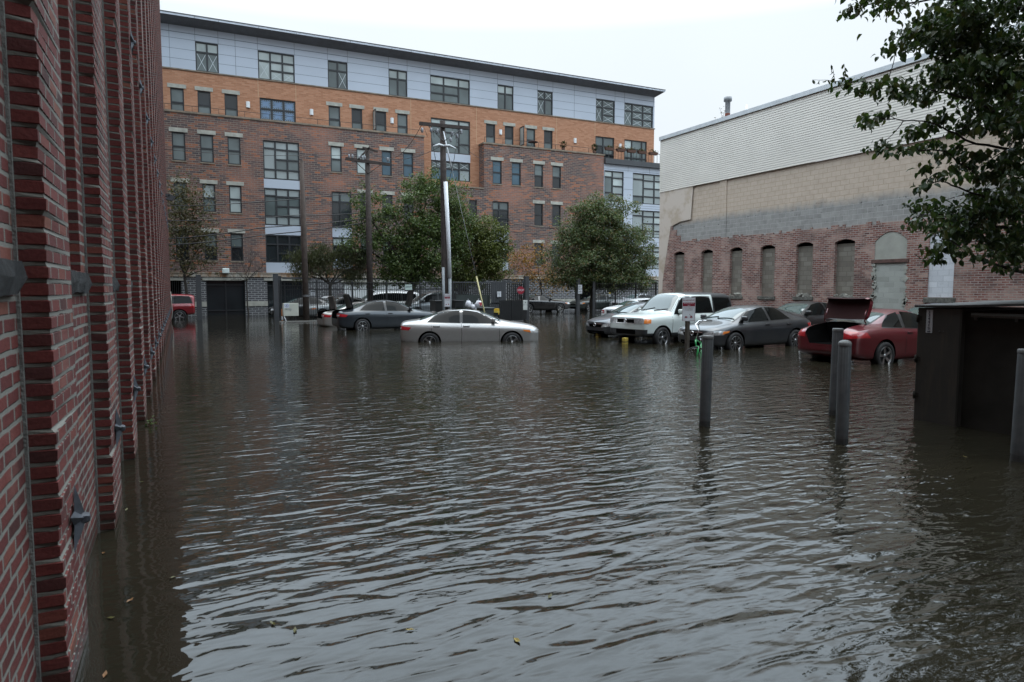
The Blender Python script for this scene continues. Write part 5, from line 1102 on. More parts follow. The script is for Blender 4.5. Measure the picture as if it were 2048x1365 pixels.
# ------------------------------------------------------------ bicycle
def bicycle():
    t = thing('bicycle', 'green bicycle half under water, leaning beside the warning sign post', 'bicycle', (12.32, 14.10, -.47)); t.rotation_euler = (radians(-7), 0, radians(36)); ST = Matrix.Rotation(radians(-68), 4, 'Z'); sv = lambda l: [tuple(ST @ Vector(q)) for q in l]
    m_g = plain('green_frame_paint', (.04, .38, .12), .3, 0, .6); R = .335
    def wheel(x, z, rot=0):
        M = Matrix.Translation((x, 0, z)) @ Matrix.Rotation(rot, 4, 'Z') @ Matrix.Rotation(pi/2, 4, 'X')
        b = MB(); b.tube([tuple(M @ Vector((R*cos(2*pi*k/36), R*sin(2*pi*k/36), 0))) for k in range(37)], .02, 7, caps=False); o = b.build('wheel', M_rubber, t)
        b = MB(); b.tube([tuple(M @ Vector(((R-.025)*cos(2*pi*k/36), (R-.025)*sin(2*pi*k/36), 0))) for k in range(37)], .010, 6, caps=False)
        b.build('rim', M_chrome, o); b = MB()
        for k in range(20): an = 2*pi*k/20; b.tube([tuple(M @ Vector((0, 0, .02*(-1)**k))), tuple(M @ Vector(((R-.03)*cos(an), (R-.03)*sin(an), 0)))], .0016, 4)
        b.build('spokes', M_chrome, o)
    wheel(0, R, radians(-68)); wheel(1.05, R)
    b = MB(); hd = (.20, 0, .86); hb = (.15, 0, .70); bb = (.62, 0, .30); st = (.76, 0, .74); ra = (1.05, 0, R)
    for p, q, r in ((hd, hb, .022), (hd, st, .018), (hb, bb, .02), (bb, st, .018), (st, ra, .011), (bb, ra, .013)): b.tube([p, q], r, 8)
    b.build('frame', m_g, t)
    b = MB(); 
    for s in (1, -1): b.tube([hb] + sv([(.10, .05*s, .68), (.05, .055*s, .5), (0, .055*s, R)]), .014, 7)
    b.build('fork', m_g, t)
    b = MB(); b.tube([hd] + sv([(.16, 0, 1.12)]), .014, 8)
    for s in (1, -1): b.tube(sv([(.16, 0, 1.12), (.15, .12*s, 1.14), (.12, .24*s, 1.27), (.24, .32*s, 1.36), (.38, .35*s, 1.34)]), .012, 7)
    h = b.build('handlebar', M_chrome, t); b = MB()
    for s in (1, -1): b.tube(sv([(.32, .34*s, 1.35), (.46, .36*s, 1.33)]), .017, 8)
    b.build('grip', M_black, h)
    b = MB(); b.tube([st, (.79, 0, .88)], .013, 8); b.build('seat_post', M_chrome, t)
    b = MB(); b.add([(.64, 0, .90), (.72, .03, .905), (.92, .08, .92), (.94, 0, .93), (.92, -.08, .92), (.72, -.03, .905), (.66, 0, .87), (.92, 0, .87)], [(0, 1, 3), (1, 2, 3), (0, 3, 5), (3, 4, 5), (0, 6, 1), (1, 6, 7, 2), (2, 7, 3), (3, 7, 4), (4, 7, 6, 5), (5, 6, 0)]); b.build('saddle', M_black, t)
bicycle()

# ============================================================ poles and wires
M_cond = plain('white_conduit', (.72, .75, .78), .5, var=.1, nscale=2)
M_condg = plain('grey_conduit', (.20, .22, .235), .5, var=.2)
M_glz = plain('grey_glazed_insulator', (.32, .34, .37), .2)
M_gal = plain('galvanised_iron', (.16, .165, .17), .5, .4)
def insulator(b, p, s=1.0, M=None):
    b.lathe([(0, 0), (.03*s, 0), (.03*s, .03*s), (.06*s, .05*s), (.03*s, .07*s), (.065*s, .09*s), (.035*s, .12*s), (.05*s, .15*s), (0, .18*s)], 10, Matrix.Translation(p))
def main_pole():
    Y = 30.0; x = atY(891, 560, Y).x; zt = 9.38
    t = thing('utility_pole', 'tall brown utility pole with a white pipe up its side, nearest of the utility poles', 'utility pole', (x, Y, -.35)); o = Vector((-x, -Y, .35))
    xt = atY(885, 243, Y).x
    P = lambda z: (x+(xt-x)*max(0, z)/zt, Y, z)
    b = MB(); b.tube([P(-.4), P(3), P(6.5), P(zt)], [.175, .165, .145, .125], 16); b.build('pole_shaft', M_wood, t, o)
    b = MB(); b.obox(Matrix.Translation((xt+.05, Y-.17, 9.13)) @ Matrix.Rotation(radians(-3), 4, 'Z'), 1.19, .055, .075); ca = b.build('crossarm', M_wood, t, o)
    b = MB()
    for s in (-1, 1): b.tube([(xt+.05+s*.8, Y-.15, 9.07), (xt, Y-.15, 8.45)], .018, 6)
    b.build('arm_brace', M_gal, t, o)
    for dx, dz in ((-1.05, -.32), (-.62, -.28), (-.32, -.30), (.38, -.34), (.62, -.42), (.82, -.20), (.30, -.62)): b = MB(); insulator(b, (xt+dx, Y-.22, 9.03+dz), 1.3); b.build('insulator', M_glz, ca)
    b = MB()
    for dx in (-1.0, -.6, -.3, .4, .65): b.tube([(xt+dx, Y-.2, 9.05), (xt+dx*.95, Y-.3, 8.85), (xt+dx*.8, Y-.22, 8.55)], .008, 5)
    for s, e in ((-.62, 4.4), (.62, 4.2)): b.tube([(xt+s, Y-.2, 8.6), (xt+s*.75, Y-.25, 7.7), (xt+s*.45, Y-.22, 6.9), (xt+.02+s*.2, Y-.2, 6.35)], .014, 5)
    b.build('jumper_wire', M_black, t, o)
    b = MB()
    for s in (-1, 1): b.tube([(xt, Y-.12, 8.25), (xt+s*.25, Y-.22, 8.27), (xt+s*.55, Y-.25, 8.15)], [.05, .045, .03], 8)
    b.build('cutout_bracket', M_cond, t, o)
    p1 = atY(891, 364, Y-.2); p2 = atY(899.5, 556, Y-.2); b = MB(); b.tube([p1, tuple((p1+p2)/2 + Vector((.015, 0, 0))), p2], .095, 12); b.build('white_conduit', M_cond, t, o)
    p3 = atY(900, 660, Y-.2); b = MB(); b.tube([p2+Vector((0, .005, 0)), p3], .08, 12); b.build('grey_conduit', M_condg, t, o)
    q1 = atY(886.5, 535, Y-.2); q2 = atY(888, 660, Y-.2); b = MB(); b.tube([q1, q2], .065, 12); b.build('grey_conduit', M_condg, t, o)
    c = atY(895, 601, Y-.36); towing_sign(t, facing((c.x, Y-.34, c.z), radians(-22)), .27, .60, o)
    # guy wire with white insulating rod and yellow guard
    a0 = Vector((xt, Y-.1, 8.9)); g2 = Vector((atY(978, 636, Y-.6).x, Y-.6, -.3)); d = g2-a0
    b = MB(); b.tube([a0, a0+d*.19], .035, 8); b.build('insulating_rod', M_cond, t, o)
    b = MB(); b.tube([a0+d*.19, a0+d*.97], .010, 5); b.build('guy_wire', M_gal, t, o)
    b = MB(); b.tube([a0+d*.715, a0+d*1.0], .035, 8); b.build('yellow_guard', plain('cream_yellow_guard', (.52, .47, .24), .5), t, o)
    return Vector((xt, Y, zt))
PT = main_pole()
def mid_pole():
    Y = 40.0; x = atY(740, 560, Y).x; zt = atY(738, 300, Y).z
    t = thing('utility_pole', 'dark wooden utility pole with crooked crossarm rising through the trees behind the open trunks', 'utility pole', (x, Y, -.2)); o = Vector((-x, -Y, .2))
    b = MB(); b.tube([(x, Y, -.3), (x-.02, Y, zt*.5), (x-.05, Y, zt)], [.19, .17, .13], 14); b.build('pole_shaft', M_wood, t, o)
    b = MB(); b.obox(Matrix.Translation((x-.05, Y-.18, zt-.72)) @ Matrix.Rotation(radians(3), 4, 'Y'), 1.3, .06, .08); ca = b.build('crossarm', M_wood, t, o)
    b = MB(); b.obox(Matrix.Translation((x-.3, Y-.2, zt-.28)) @ Matrix.Rotation(radians(-48), 4, 'Y'), .5, .04, .05); b.obox(Matrix.Translation((x+.08, Y-.2, zt-.02)) @ Matrix.Rotation(radians(10), 4, 'Y'), .45, .04, .05)
    for s in (-1, 1): b.tube([(x+s*.75, Y-.16, zt-.8), (x-.03, Y-.16, zt-1.4)], .02, 6)
    b.build('arm_brace', M_wood, t, o)
    for dx in (-1.15, -.95, -.55, -.4, -.25, 1.1, 1.15): b = MB(); insulator(b, (x+dx, Y-.2, zt-.62), 1.3); b.build('insulator', M_glz, ca)
    return Vector((x-.05, Y, zt))
PM = mid_pole()
Y = 39.8; x = atY(612, 600, Y).x; x2 = atY(603.5, 322, Y).x; zt = atY(604, 322, Y).z
t = thing('wooden_pole', 'bare brown wooden pole without crossarms behind the fence next to the beige cabinet', 'pole', (x, Y, -.2)); o = Vector((-x, -Y, .2))
b = MB(); b.tube([(x, Y, -.3), (x+(x2-x)*.5, Y, zt*.5), (x2, Y, zt)], [.18, .15, .10], 14); b.build('pole_shaft', plain('brown_pole_wood', (.065, .048, .04), .85, var=.3, nscale=5, bump=.01), t, o)
p = atY(612, 592, Y); b = MB(); b.lathe([(.185, -.06), (.185, .06)], 14, Matrix.Translation((p.x, Y, p.z))); b.build('metal_band', M_gal, t, o)
def cable(lab, pts, r=.022, sag=.25, n=14):
    b = MB(); out = []
    for p, q in zip(pts[:-1], pts[1:]):
        p, q = Vector(p), Vector(q)
        for k in range(n+1):
            u = k/n; v = p.lerp(q, u); v.z -= 4*sag*u*(1-u); out.append(v)
    b.tube(out, r, 5); ob = b.build('overhead_cable', M_black); tag(ob, lab, 'cable', 'overhead cables')
cY = lambda l, Y: [atY(px, py, Y) for px, py in l]
cable('upper of the four thick black cables crossing the left brick facade', cY([(325, 411), (460, 408), (690, 389), (738, 384)], 40.3), .022, .05)
cable('second black cable from the top crossing the left brick facade', cY([(325, 442), (603, 430), (740, 424)], 40.3), .022, .08)
cable('third black cable from the top crossing the left brick facade', cY([(325, 479), (527, 455), (740, 436)], 40.3), .028, .08)
cable('lowest of the four thick black cables crossing the left brick facade', cY([(325, 491), (527, 470), (740, 444)], 40.3), .028, .08)
cable('thin cable running to the left from the crooked crossarm under the upper brick windows', [atY(325, 299, 40.2), Vector((PM.x-1.2, 39.8, PM.z-.45))], .014, .15)
cable('cable from the crooked crossarm to the tall pole with the white pipe', [Vector((PM.x+1.2, 39.8, PM.z-.45)), Vector((PT.x-1.0, 29.8, PT.z-.2))], .012, .45)
cable('slack thin cable from the crooked pole top to the side of the tall pole', [Vector((PM.x, 39.8, PM.z-.15)), Vector((PT.x-.2, 29.8, PT.z-1.2))], .012, .5)
cable('thin cable running right from the tall pole across the right hand brick volume', [Vector((PT.x+.6, 29.8, PT.z-.9)), atY(985, 330, 34), atY(1330, 360, 38)], .010, .1)
cable('black cable from the trees to the right past the balcony door', cY([(700, 470), (840, 438), (940, 432), (1000, 444), (1100, 457), (1330, 470)], 42), .024, .02)
cable('lower black cable running right behind the dense round tree', cY([(940, 452), (1021, 463), (1110, 473), (1330, 500)], 42), .020, .02)
cable('lowest black cable running right behind the dense round tree', cY([(940, 482), (1021, 494), (1110, 503), (1330, 520)], 42), .022, .02)

# ============================================================ fences, gates and yard things
def fence(lab, pA, pB, H, pitch=.125, posts=4, z0=-.3, rails=(.25, 1.72, 2.1)):
    A, Bq = Vector((*pA, 0)), Vector((*pB, 0)); d = Bq-A; ln = d.length; an = atan2(d.y, d.x)
    t = thing('picket_fence', lab, 'fence', (A.x, A.y, z0), an)
    n = int(ln/pitch); b = MB()
    for k in range(n+1): x = k*pitch; b.box(x-.011, x+.011, -.011, .011, .05, H-z0)
    b.build('picket_panel', M_iron, t)
    for r in rails: b = MB(); b.box(0, ln, -.02, .02, r-z0-.02, r-z0+.02); b.build('rail', M_iron, t)
    for k in range(posts): x = ln*k/(posts-1); b = MB(); b.box(x-.04, x+.04, -.04, .04, 0, H-z0+.08); b.build('post', M_iron, t)
X = lambda px, Y: atY(px, 600, Y).x
fence('long black iron picket fence behind the two open trunk sedans', (X(562, 40.6), 40.6), (X(905, 38.9), 38.9), 2.15, posts=6)
fence('black iron picket fence below the dense round tree', (X(1190, 38.2), 38.2), (X(1350, 37.2), 37.2), 2.1, posts=5)
def gatepost(lab, px, Y, w, H, z0=-.3):
    x = X(px, Y); t = thing('gate_post', lab, 'post', (x, Y, z0), 0, 'square steel gate posts'); b = MB(); b.bbox(-w/2, w/2, -w/2, w/2, 0, H-z0, .012); b.build('shaft', M_dkgrey, t); b = MB(); b.bbox(-w/2-.015, w/2+.015, -w/2-.015, w/2+.015, H-z0, H-z0+.03, .008); b.build('cap', M_dkgrey, t)
gatepost('tall square grey post standing alone near the red four wheel drive', 398, 42.5, .27, 2.5)
gatepost('thick grey gate post just left of the beige cabinet', 552, 40.2, .26, 2.55)
gatepost('slim grey gate post close behind the thick one at the beige cabinet', 560.5, 41.0, .16, 2.45)
gatepost('grey gate post beside the stop sign with a white box on it', 1053, 34.4, .24, 2.42)
gatepost('grey gate post carrying the white notice left of the dense round tree', 1156, 38.3, .20, 2.35)
gatepost('thin dark gate post at the left end of the fence under the dense round tree', 1187, 38.2, .12, 2.2)
x0, x1 = X(565, 40.5), X(612, 40.5)
t = thing('overhead_beam', 'dark steel beam running from the gate post to the bare brown pole above the fence', 'beam', ((x0+x1)/2, 40.3, 2.3)); b = MB(); b.box((x0-x1)/2, (x1-x0)/2, -.05, .05, 0, .1); b.build('beam', M_dkgrey, t)
# slatted gate left of the stop sign
def slatgate():
    xa, xb, Y = X(905, 34.9), X(1050, 34.7), 34.8
    t = thing('slatted_gate', 'dark gate of upright slats behind the dumpster, left of the stop sign', 'gate', (xa, Y, -.2)); L = xb-xa; b = MB(); x = 0; r = random.Random(8)
    while x < L:
        if not (L*.52 < x < L*.73): b.box(x, x+.075, -.012, .012, .1, 2.25)
        x += .125
    b.build('slat_panel', M_iron, t)
    b = MB(); b.box(L*.52, L*.73, -.03, .0, .1, 2.28)
    for k in range(7): x = L*.52+L*.21*k/7; b.box(x, x+.02, -.045, -.03, .12, 2.27)
    b.build('solid_panel', M_dkgrey, t)
    for z in (.15, 1.1, 2.27): b = MB(); b.box(0, L, -.03, .03, z, z+.07); b.build('rail', M_dkgrey, t)
slatgate()
p = atY(1043.5, 581, 34.3); t = thing('stop_sign', 'red octagonal stop sign on the dark gate', 'sign', (p.x, 34.5, p.z)); M = facing((0, -.06, 0), radians(-14))
b = MB(); R = .23; b.prism([(R*cos(pi/8+k*pi/4), R*sin(pi/8+k*pi/4)) for k in range(8)], .008, M); s = b.build('sign_plate', plain('stop_sign_red', (.27, .012, .03), .45), t)
text('lettering', 'STOP', .165, M_signw, s, M @ Matrix.Translation((0, 0, .011)), thick=.001, sx=.92); b = MB(); b.box(-.02, .02, -.05, .04, -.5, .3); b.build('bracket', M_iron, t)
p = atY(1001, 589, 34.5); t = thing('notice', 'small white notice on the dark slatted gate', 'sign', (p.x, 34.68, p.z)); b = MB(); b.bbox(-.12, .12, -.01, .01, -.15, .15, .004); s = b.build('sign_plate', M_signw, t); b = MB(); b.box(-.05, .05, -.014, -.01, .05, .07); b.box(-.03, .03, -.014, -.01, -.02, .0); b.box(-.03, .03, -.014, -.01, -.1, -.085); b.build('print_marks', M_ink, s)
p = atY(1051.5, 611, 34.0); t = thing('meter_box', 'white box fixed to the gate post below the stop sign', 'box', (p.x, 34.12, p.z)); b = MB(); b.bbox(-.135, .135, -.07, .10, -.27, .28, .012); b.build('housing', plain('off_white_box', (.50, .52, .50), .5), t); b = MB(); b.box(-.12, .12, -.074, -.07, .02, .03); b.box(-.02, .03, -.074, -.07, .12, .18); b.build('door_line', M_gal, t); b = MB(); b.box(-.14, .1, -.05, .1, -.8, -.272); b.build('pedestal', M_black, t)
p = atY(1162.5, 579, 38.0); t = thing('notice', 'white notice with three lines of dark lettering on the grey gate post', 'sign', (p.x, 38.14, p.z)); b = MB(); b.bbox(-.15, .15, -.012, .012, -.29, .29, .006); s = b.build('sign_plate', M_signw, t)
for i, w_ in enumerate(('DO', 'NOT', 'OPEN')): text('lettering', w_, .15 if i < 2 else .125, M_ink, s, facing((-.01 if i else -.04, -.016, .165-.165*i)), thick=.001, sx=.8)
p = atY(1221, 589, 37.9); t = thing('notice', 'small yellow and white notice on the right hand picket fence', 'sign', (p.x, 38.0, p.z)); b = MB(); b.box(-.07, .07, -.01, .01, -.15, .02); b.build('sign_plate', M_signw, t); b = MB(); b.box(-.07, .07, -.011, .01, .02, .14); b.build('yellow_header', M_yel, t); b = MB(); b.box(-.03, .02, -.014, -.01, -.09, -.03); b.build('print_marks', M_ink, t)
p = atY(626.5, 586.5, 40.2); t = thing('notice', 'square white notice on the fence right of the bare brown pole', 'sign', (p.x, 40.35, p.z)); b = MB(); b.bbox(-.16, .16, -.01, .01, -.16, .16, .005); s = b.build('sign_plate', M_signw, t); b = MB(); b.box(-.1, .11, -.014, -.01, .06, .11); b.box(-.01, .025, -.014, -.01, -.15, -.01); b.build('print_marks', M_ink, s)
p = atY(819, 575, 39.0); t = thing('notice', 'pale green notice on the fence in front of the forked tree', 'sign', (p.x, 39.2, p.z)); b = MB(); b.bbox(-.22, .22, -.01, .01, -.16, .16, .005); s = b.build('sign_plate', plain('pale_green_sign', (.38, .46, .43), .5), t); b = MB(); b.box(-.17, .1, -.014, -.01, .0, .04); b.box(.12, .18, -.014, -.01, .02, .07); b.build('print_marks', M_ink, s)
# beige cabinet on legs
def cabinet():
    Y = 38.6; p = atY(581, 619.5, Y); t = thing('electrical_cabinet', 'beige electrical cabinet on legs with a blue scribble and white sticker', 'cabinet', (p.x, Y, -.2)); z = p.z+.2; hw, hh = .40, .345
    b = MB(); b.bbox(-hw, hw, -.16, .16, z-hh, z+hh, .012); bo = b.build('housing', plain('beige_enamel', (.46, .47, .41), .5, var=.07), t)
    b = MB(); b.box(-hw+.05, -hw+.32, -.165, -.16, z+.10, z+.33); s = b.build('sticker', plain('pale_blue_sticker', (.52, .56, .66), .5), bo)
    mk = plain('blue_marker_ink', (.03, .05, .12), .5); b = MB()
    b.tube([(-hw+.185+.09*cos(k*.5), -.168, z+.215+.07*sin(k*.5)) for k in range(14)], .006, 4); b.lathe([(0, .004), (.028, .003), (.03, 0)], 8, Matrix.Translation((-hw+.19, -.166, z+.21)) @ Matrix.Rotation(pi/2, 4, 'X'))
    b.build('sticker_emblem', mk, s)
    b = MB(); b.tube([(-.31, -.164, z-.02), (-.27, -.164, z+.06), (-.22, -.164, z+.05), (-.25, -.164, z-.02), (-.18, -.164, z+.05), (-.16, -.164, z-.04), (-.12, -.164, z+.05), (-.08, -.164, z+.06), (-.09, -.164, z-.05), (-.02, -.164, z+.06), (.02, -.164, z-.01), (-.04, -.164, z-.08)], .008, 4); b.build('scribble', mk, bo)
    for x in (-.3, .28): l = MB(); l.box(x-.025, x+.025, -.05, .05, 0, z-hh); l.build('leg', M_black, t)
    b = MB(); b.tube([(-.34, -.1, z-hh), (-.33, -.14, z-hh-.1), (-.25, -.14, z-hh-.3), (-.25, -.13, .0)], .025, 7); b.build('white_pipe', M_cond, t)
cabinet()
t = thing('orange_marker', 'thin orange and white marker stake left of the beige cabinet', 'marker', (X(563.5, 39.2), 39.2, -.2)); b = MB(); b.box(-.04, .04, -.02, .02, 0, .85); b.build('stake', plain('orange_marker_paint', (.40, .16, .06), .6), t); b = MB(); b.box(-.042, .042, -.023, .023, .25, .45); b.build('white_stripe', M_white, t)
t = thing('kerb_edge', 'pale low kerb edge just above the water under the beige cabinet', 'kerb', (X(600, 38.0), 38.0, -.3)); b = MB(); b.bbox(-1.1, 1.2, -.06, .06, 0, .33, .02); b.build('edging', plain('wet_concrete', (.14, .135, .125), .7), t)
# dumpster with its lid thrown back, bags, bins, yellow block
def yard():
    Y = 31.3; xa, xb = X(922, Y), X(987, Y)
    t = thing('dumpster', 'dark green dumpster with its lid raised behind the silver sedan', 'dumpster', ((xa+xb)/2, Y, -.25)); w = (xb-xa)/2
    m = plain('dark_green_steel', (.022, .03, .028), .55, var=.3)
    b = MB(); z1 = 1.02
    b.add([(-w, -.45, .1), (w, -.45, .1), (w, .55, .1), (-w, .55, .1), (-w, -.6, z1-.15), (w, -.6, z1-.15), (w, .6, z1+.1), (-w, .6, z1+.1)], [(0,3,2,1),(0,1,5,4),(1,2,6,5),(2,3,7,6),(3,0,4,7)])
    for x in (-w*.5, 0, w*.5): b.box(x-.03, x+.03, -.62, -.52, .2, z1-.2)
    b.build('bin_body', m, t); b = MB(); b.box(-w, w, -.6, .6, .55, .6); b.build('heap_floor', M_void, t)
    b = MB(); b.box(-w-.02, w+.02, .60, .64, z1+.1, z1+.68); b.box(w-.03, w+.04, .55, .60, .5, z1+.68); b.build('raised_lid', m, t)
    b = MB(); b.box(-w-.04, w+.04, -.66, -.6, z1-.2, z1-.12); b.build('rim_bar', M_yel, t)
    mb = plain('white_plastic_bag', (.55, .56, .60), .4, var=.15); rb = random.Random(3)
    def bag(lab, px, py, r, m_, sq=1.0, mark=False):
        p = atY(px, py, Y-.1); tb = thing('rubbish_bag', lab, 'bag', (p.x, Y-.1, p.z-r)); b = MB(); n, mm = 12, 8; vs = []; fs = []
        for j in range(mm+1):
            th = pi*j/mm
            for k in range(n): an = 2*pi*k/n; q = r*(1+.16*sin(3*an+j)+.10*rb.uniform(-1, 1))*(1 if 0 < j < mm else .6); vs.append((q*sin(th)*cos(an), q*sin(th)*sin(an)*.8, r*sq+q*cos(th)*sq))
        for j in range(mm):
            for k in range(n): fs.append((j*n+k, j*n+(k+1) % n, (j+1)*n+(k+1) % n, (j+1)*n+k))
        b.add(vs, fs, 0, True); b.lathe([(r*.22, 2*r*sq-.03), (r*.10, 2*r*sq+.02), (r*.2, 2*r*sq+.09)], 7); b.build('bag_body', m_, tb)
        if mark: b = MB(); Mt = facing((0.02, -r*.98, r*.95)); b.prism([(-.10, .10), (.10, .10), (.07, -.02), (.02, -.1), (-.03, -.02)], .02, Mt); b.build('red_print', plain('red_bag_print', (.45, .06, .08), .5), tb)
    bag('upright white rubbish bag at the left end of the dumpster heap', 936.5, 611, .15, mb, 1.25); bag('small crumpled white rubbish bag between the two larger bags', 945, 614, .14, mb, .9)
    bag('large round white rubbish bag with a red print on the dumpster', 957, 608.5, .20, mb, .92, True); bag('flattened white rubbish bag in front of the round one', 953, 616, .13, mb, .6)
    m2 = plain('black_bin_plastic', (.011, .012, .013), .45)
    def bin_(lab, pa, pb, ptop, Y, m_=m2):
        xa, xb = X(pa, Y), X(pb, Y); zt = atY((pa+pb)/2, ptop, Y).z; t = thing('waste_bin', lab, 'bin', ((xa+xb)/2, Y, -.25)); w = (xb-xa)/2; H = zt+.25
        b = MB(); b.add([(-w*.9, -.33, .05), (w*.9, -.33, .05), (w*.9, .33, .05), (-w*.9, .33, .05), (-w, -.4, H-.08), (w, -.4, H-.08), (w, .4, H-.08), (-w, .4, H-.08)], [(0,3,2,1),(4,5,6,7),(0,1,5,4),(1,2,6,5),(2,3,7,6),(3,0,4,7)]); b.build('bin_body', m_, t)
        b = MB(); b.bbox(-w-.03, w+.03, -.44, .42, H-.08, H, .02); b.build('lid', m_, t)
    bin_('low black waste bin left of the tall pole with the white pipe', 865, 884, 601, 31.6); bin_('wide black waste bin right of the tall pole with the white pipe', 905, 921, 600.5, 32.2)
    bin_('grey ribbed waste bin standing in front of the raised dumpster lid', 960, 981, 615, 30.3, plain('grey_bin_plastic', (.045, .052, .055), .5))
    Y = 31.0; p = water_at(991, 645); t = thing('yellow_barrier', 'yellow steel barrier block with a black slot beside the dumpster', 'barrier', (X(991, Y), Y, -.25)); w = .14
    b = MB(); b.box(-w, w, -.15, .15, 0, .42); b.box(-w, -w+.08, -.15, .15, .42, .72); b.box(-w, w, -.15, .15, .72, 1.02); b.build('block', plain('warning_yellow', (.52, .33, .02), .5, var=.2), t); b = MB(); b.box(-w+.08, w-.01, -.10, .14, .42, .72); b.build('dark_slot', M_void, t)
    Y = 33.2; xa, xb = X(998, Y), X(1046, Y)
    t = thing('screen_panel', 'low black two leaf screen in front of the slatted gate', 'screen', (xa, Y, -.2)); L = xb-xa; z = atY(1020, 601, Y).z+.2
    for k in range(2):
        b = MB(); b.box(L*k/2+.01, L*(k+1)/2-.01, -.02, .02, .1, z)
        x = L*k/2+.04
        while x < L*(k+1)/2-.05: b.box(x, x+.06, -.032, -.02, .14, z-.05); x += .10
        b.build('leaf_panel', m2, t)
    b = MB(); b.box(0, L, -.05, .05, .17, .235); b.build('bottom_rail', M_gal, t)
yard()
# ------------------------------------------------------------ floating leaves and weeds by the wall
M_fl = [plain('fallen_leaf_orange', (.17, .075, .018), .55), plain('fallen_leaf_olive', (.085, .08, .02), .55), plain('fallen_leaf_yellow', (.26, .20, .05), .55)]
LV = [(207, 1108, 0, 'orange brown leaf floating by the second brick pilaster'), (260, 1203, 0, 'small orange leaf floating off the nearest pilaster'), (222, 1238, 1, 'olive leaf floating off the nearest pilaster'), (210, 1352, 0, 'dull orange leaf at the bottom left corner of the water'),
      (253, 1021, 1, 'small olive leaf floating near the third pilaster'), (345, 1157, 1, 'olive leaf at the edge of the bright water on the left'), (1034, 1283, 2, 'single yellow leaf in the bright water at the bottom centre'), (545, 1249, 1, 'yellow green leaf in the bright water at the lower left'), (590, 1263, 1, 'faint olive leaf right of the yellow green one at the lower left'),
      (760, 1081, 0, 'brown leaf on the rippled water below the silver sedan'), (575, 996, 0, 'brown leaf on dark water in the left middle'), (282, 965, 1, 'thin olive leaf near the fourth pilaster'), (820, 1262, 2, 'pale leaf left of the single yellow leaf at the bottom centre'), (1930, 915, 2, 'pale leaf on dark water before the black container'), (1100, 1195, 1, 'dark leaf in the bright water at the centre')]
for i, (px, py, k, lab) in enumerate(LV):
    p = water_at(px, py); s = .019 if i != 6 else .024; r = random.Random(i); an = r.uniform(0, 6)
    t = thing('fallen_leaf', lab, 'leaf', (p.x, p.y, .004), an, 'leaves floating on the water'); b = MB()
    b.add([(-s*1.3, 0, .0), (-s*.4, s*.5, .006), (s*.5, s*.42, .004), (s*1.3, 0, .010), (s*.5, -s*.42, .002), (-s*.4, -s*.5, .005), (0, 0, -.001)], [(0, 6, 1), (1, 6, 2), (2, 6, 3), (3, 6, 4), (4, 6, 5), (5, 6, 0)]); b.build('blade', M_fl[k], t); b = MB(); b.tube([(-s*1.3, 0, .001), (-s*2, s*.2, .003)], .0012, 4); b.build('stalk', M_bark, t)
p = water_at(284, 853); t = thing('weed', 'small bright green weed growing at the foot of a brick pilaster', 'plant', (-.40, p.y, 0)); b = MB(); r = random.Random(2)
for k in range(26):
    c = Vector((r.gauss(0, .022), r.gauss(0, .03), abs(r.gauss(.04, .03)))); d = Vector((r.gauss(.3, 1), r.gauss(0, 1), r.gauss(.3, .7))).normalized(); s = d.cross(Vector((0, 0, 1))).normalized()*.022; s = s*.7; b.quad(c, c+d*.022+s, c+d*.05, c+d*.022-s)
b.build('foliage', leafmat('weed_leaves', [(.045, .085, .014), (.08, .11, .02)]), t); b = MB(); b.tube([(0, 0, -.3), (.01, 0, .08)], .006, 5); b.build('stem', M_bark, t)
# ============================================================ trees
def leaf(b, c, d, up, L, W, curl=.15, six=False):
    s = d.cross(up)
    if s.length < 1e-4: s = d.cross(Vector((1, 0, 0)))
    s.normalize(); n = s.cross(d)
    if six:
        t1, t2 = c+d*L*.35, c+d*L*.72-n*L*curl*.5; e = c+d*L-n*L*curl*1.6
        b.add([c, t1+s*W*.5+n*W*.14, t2+s*W*.42+n*W*.10, e, t2-s*W*.42+n*W*.10, t1-s*W*.5+n*W*.14, t1-n*W*.05, t2-n*W*.05], [(0, 6, 1), (1, 6, 7, 2), (2, 7, 3), (3, 7, 4), (4, 7, 6, 5), (5, 6, 0)])
    else:
        m = c+d*L*.5; b.add([c, m+s*W*.5+n*W*.1, c+d*L-n*L*curl, m-s*W*.5+n*W*.1], [(0, 1, 2), (0, 2, 3)])
def limb(b, p, q, r0, r1, rnd, bend=.12, n=6):
    p, q = Vector(p), Vector(q); ln = (q-p).length; pts = []; o = Vector((rnd.uniform(-1, 1), rnd.uniform(-1, 1), rnd.uniform(-.3, .6)))*ln*bend
    for k in range(n+1): u = k/n; pts.append(p.lerp(q, u) + o*sin(pi*u) + Vector((rnd.gauss(0, 1), rnd.gauss(0, 1), rnd.gauss(0, 1)))*ln*.012*(0 < k < n))
    b.tube(pts, [r0+(r1-r0)*k/n for k in range(n+1)], 7 if r0 > .03 else 5, caps=False); return pts
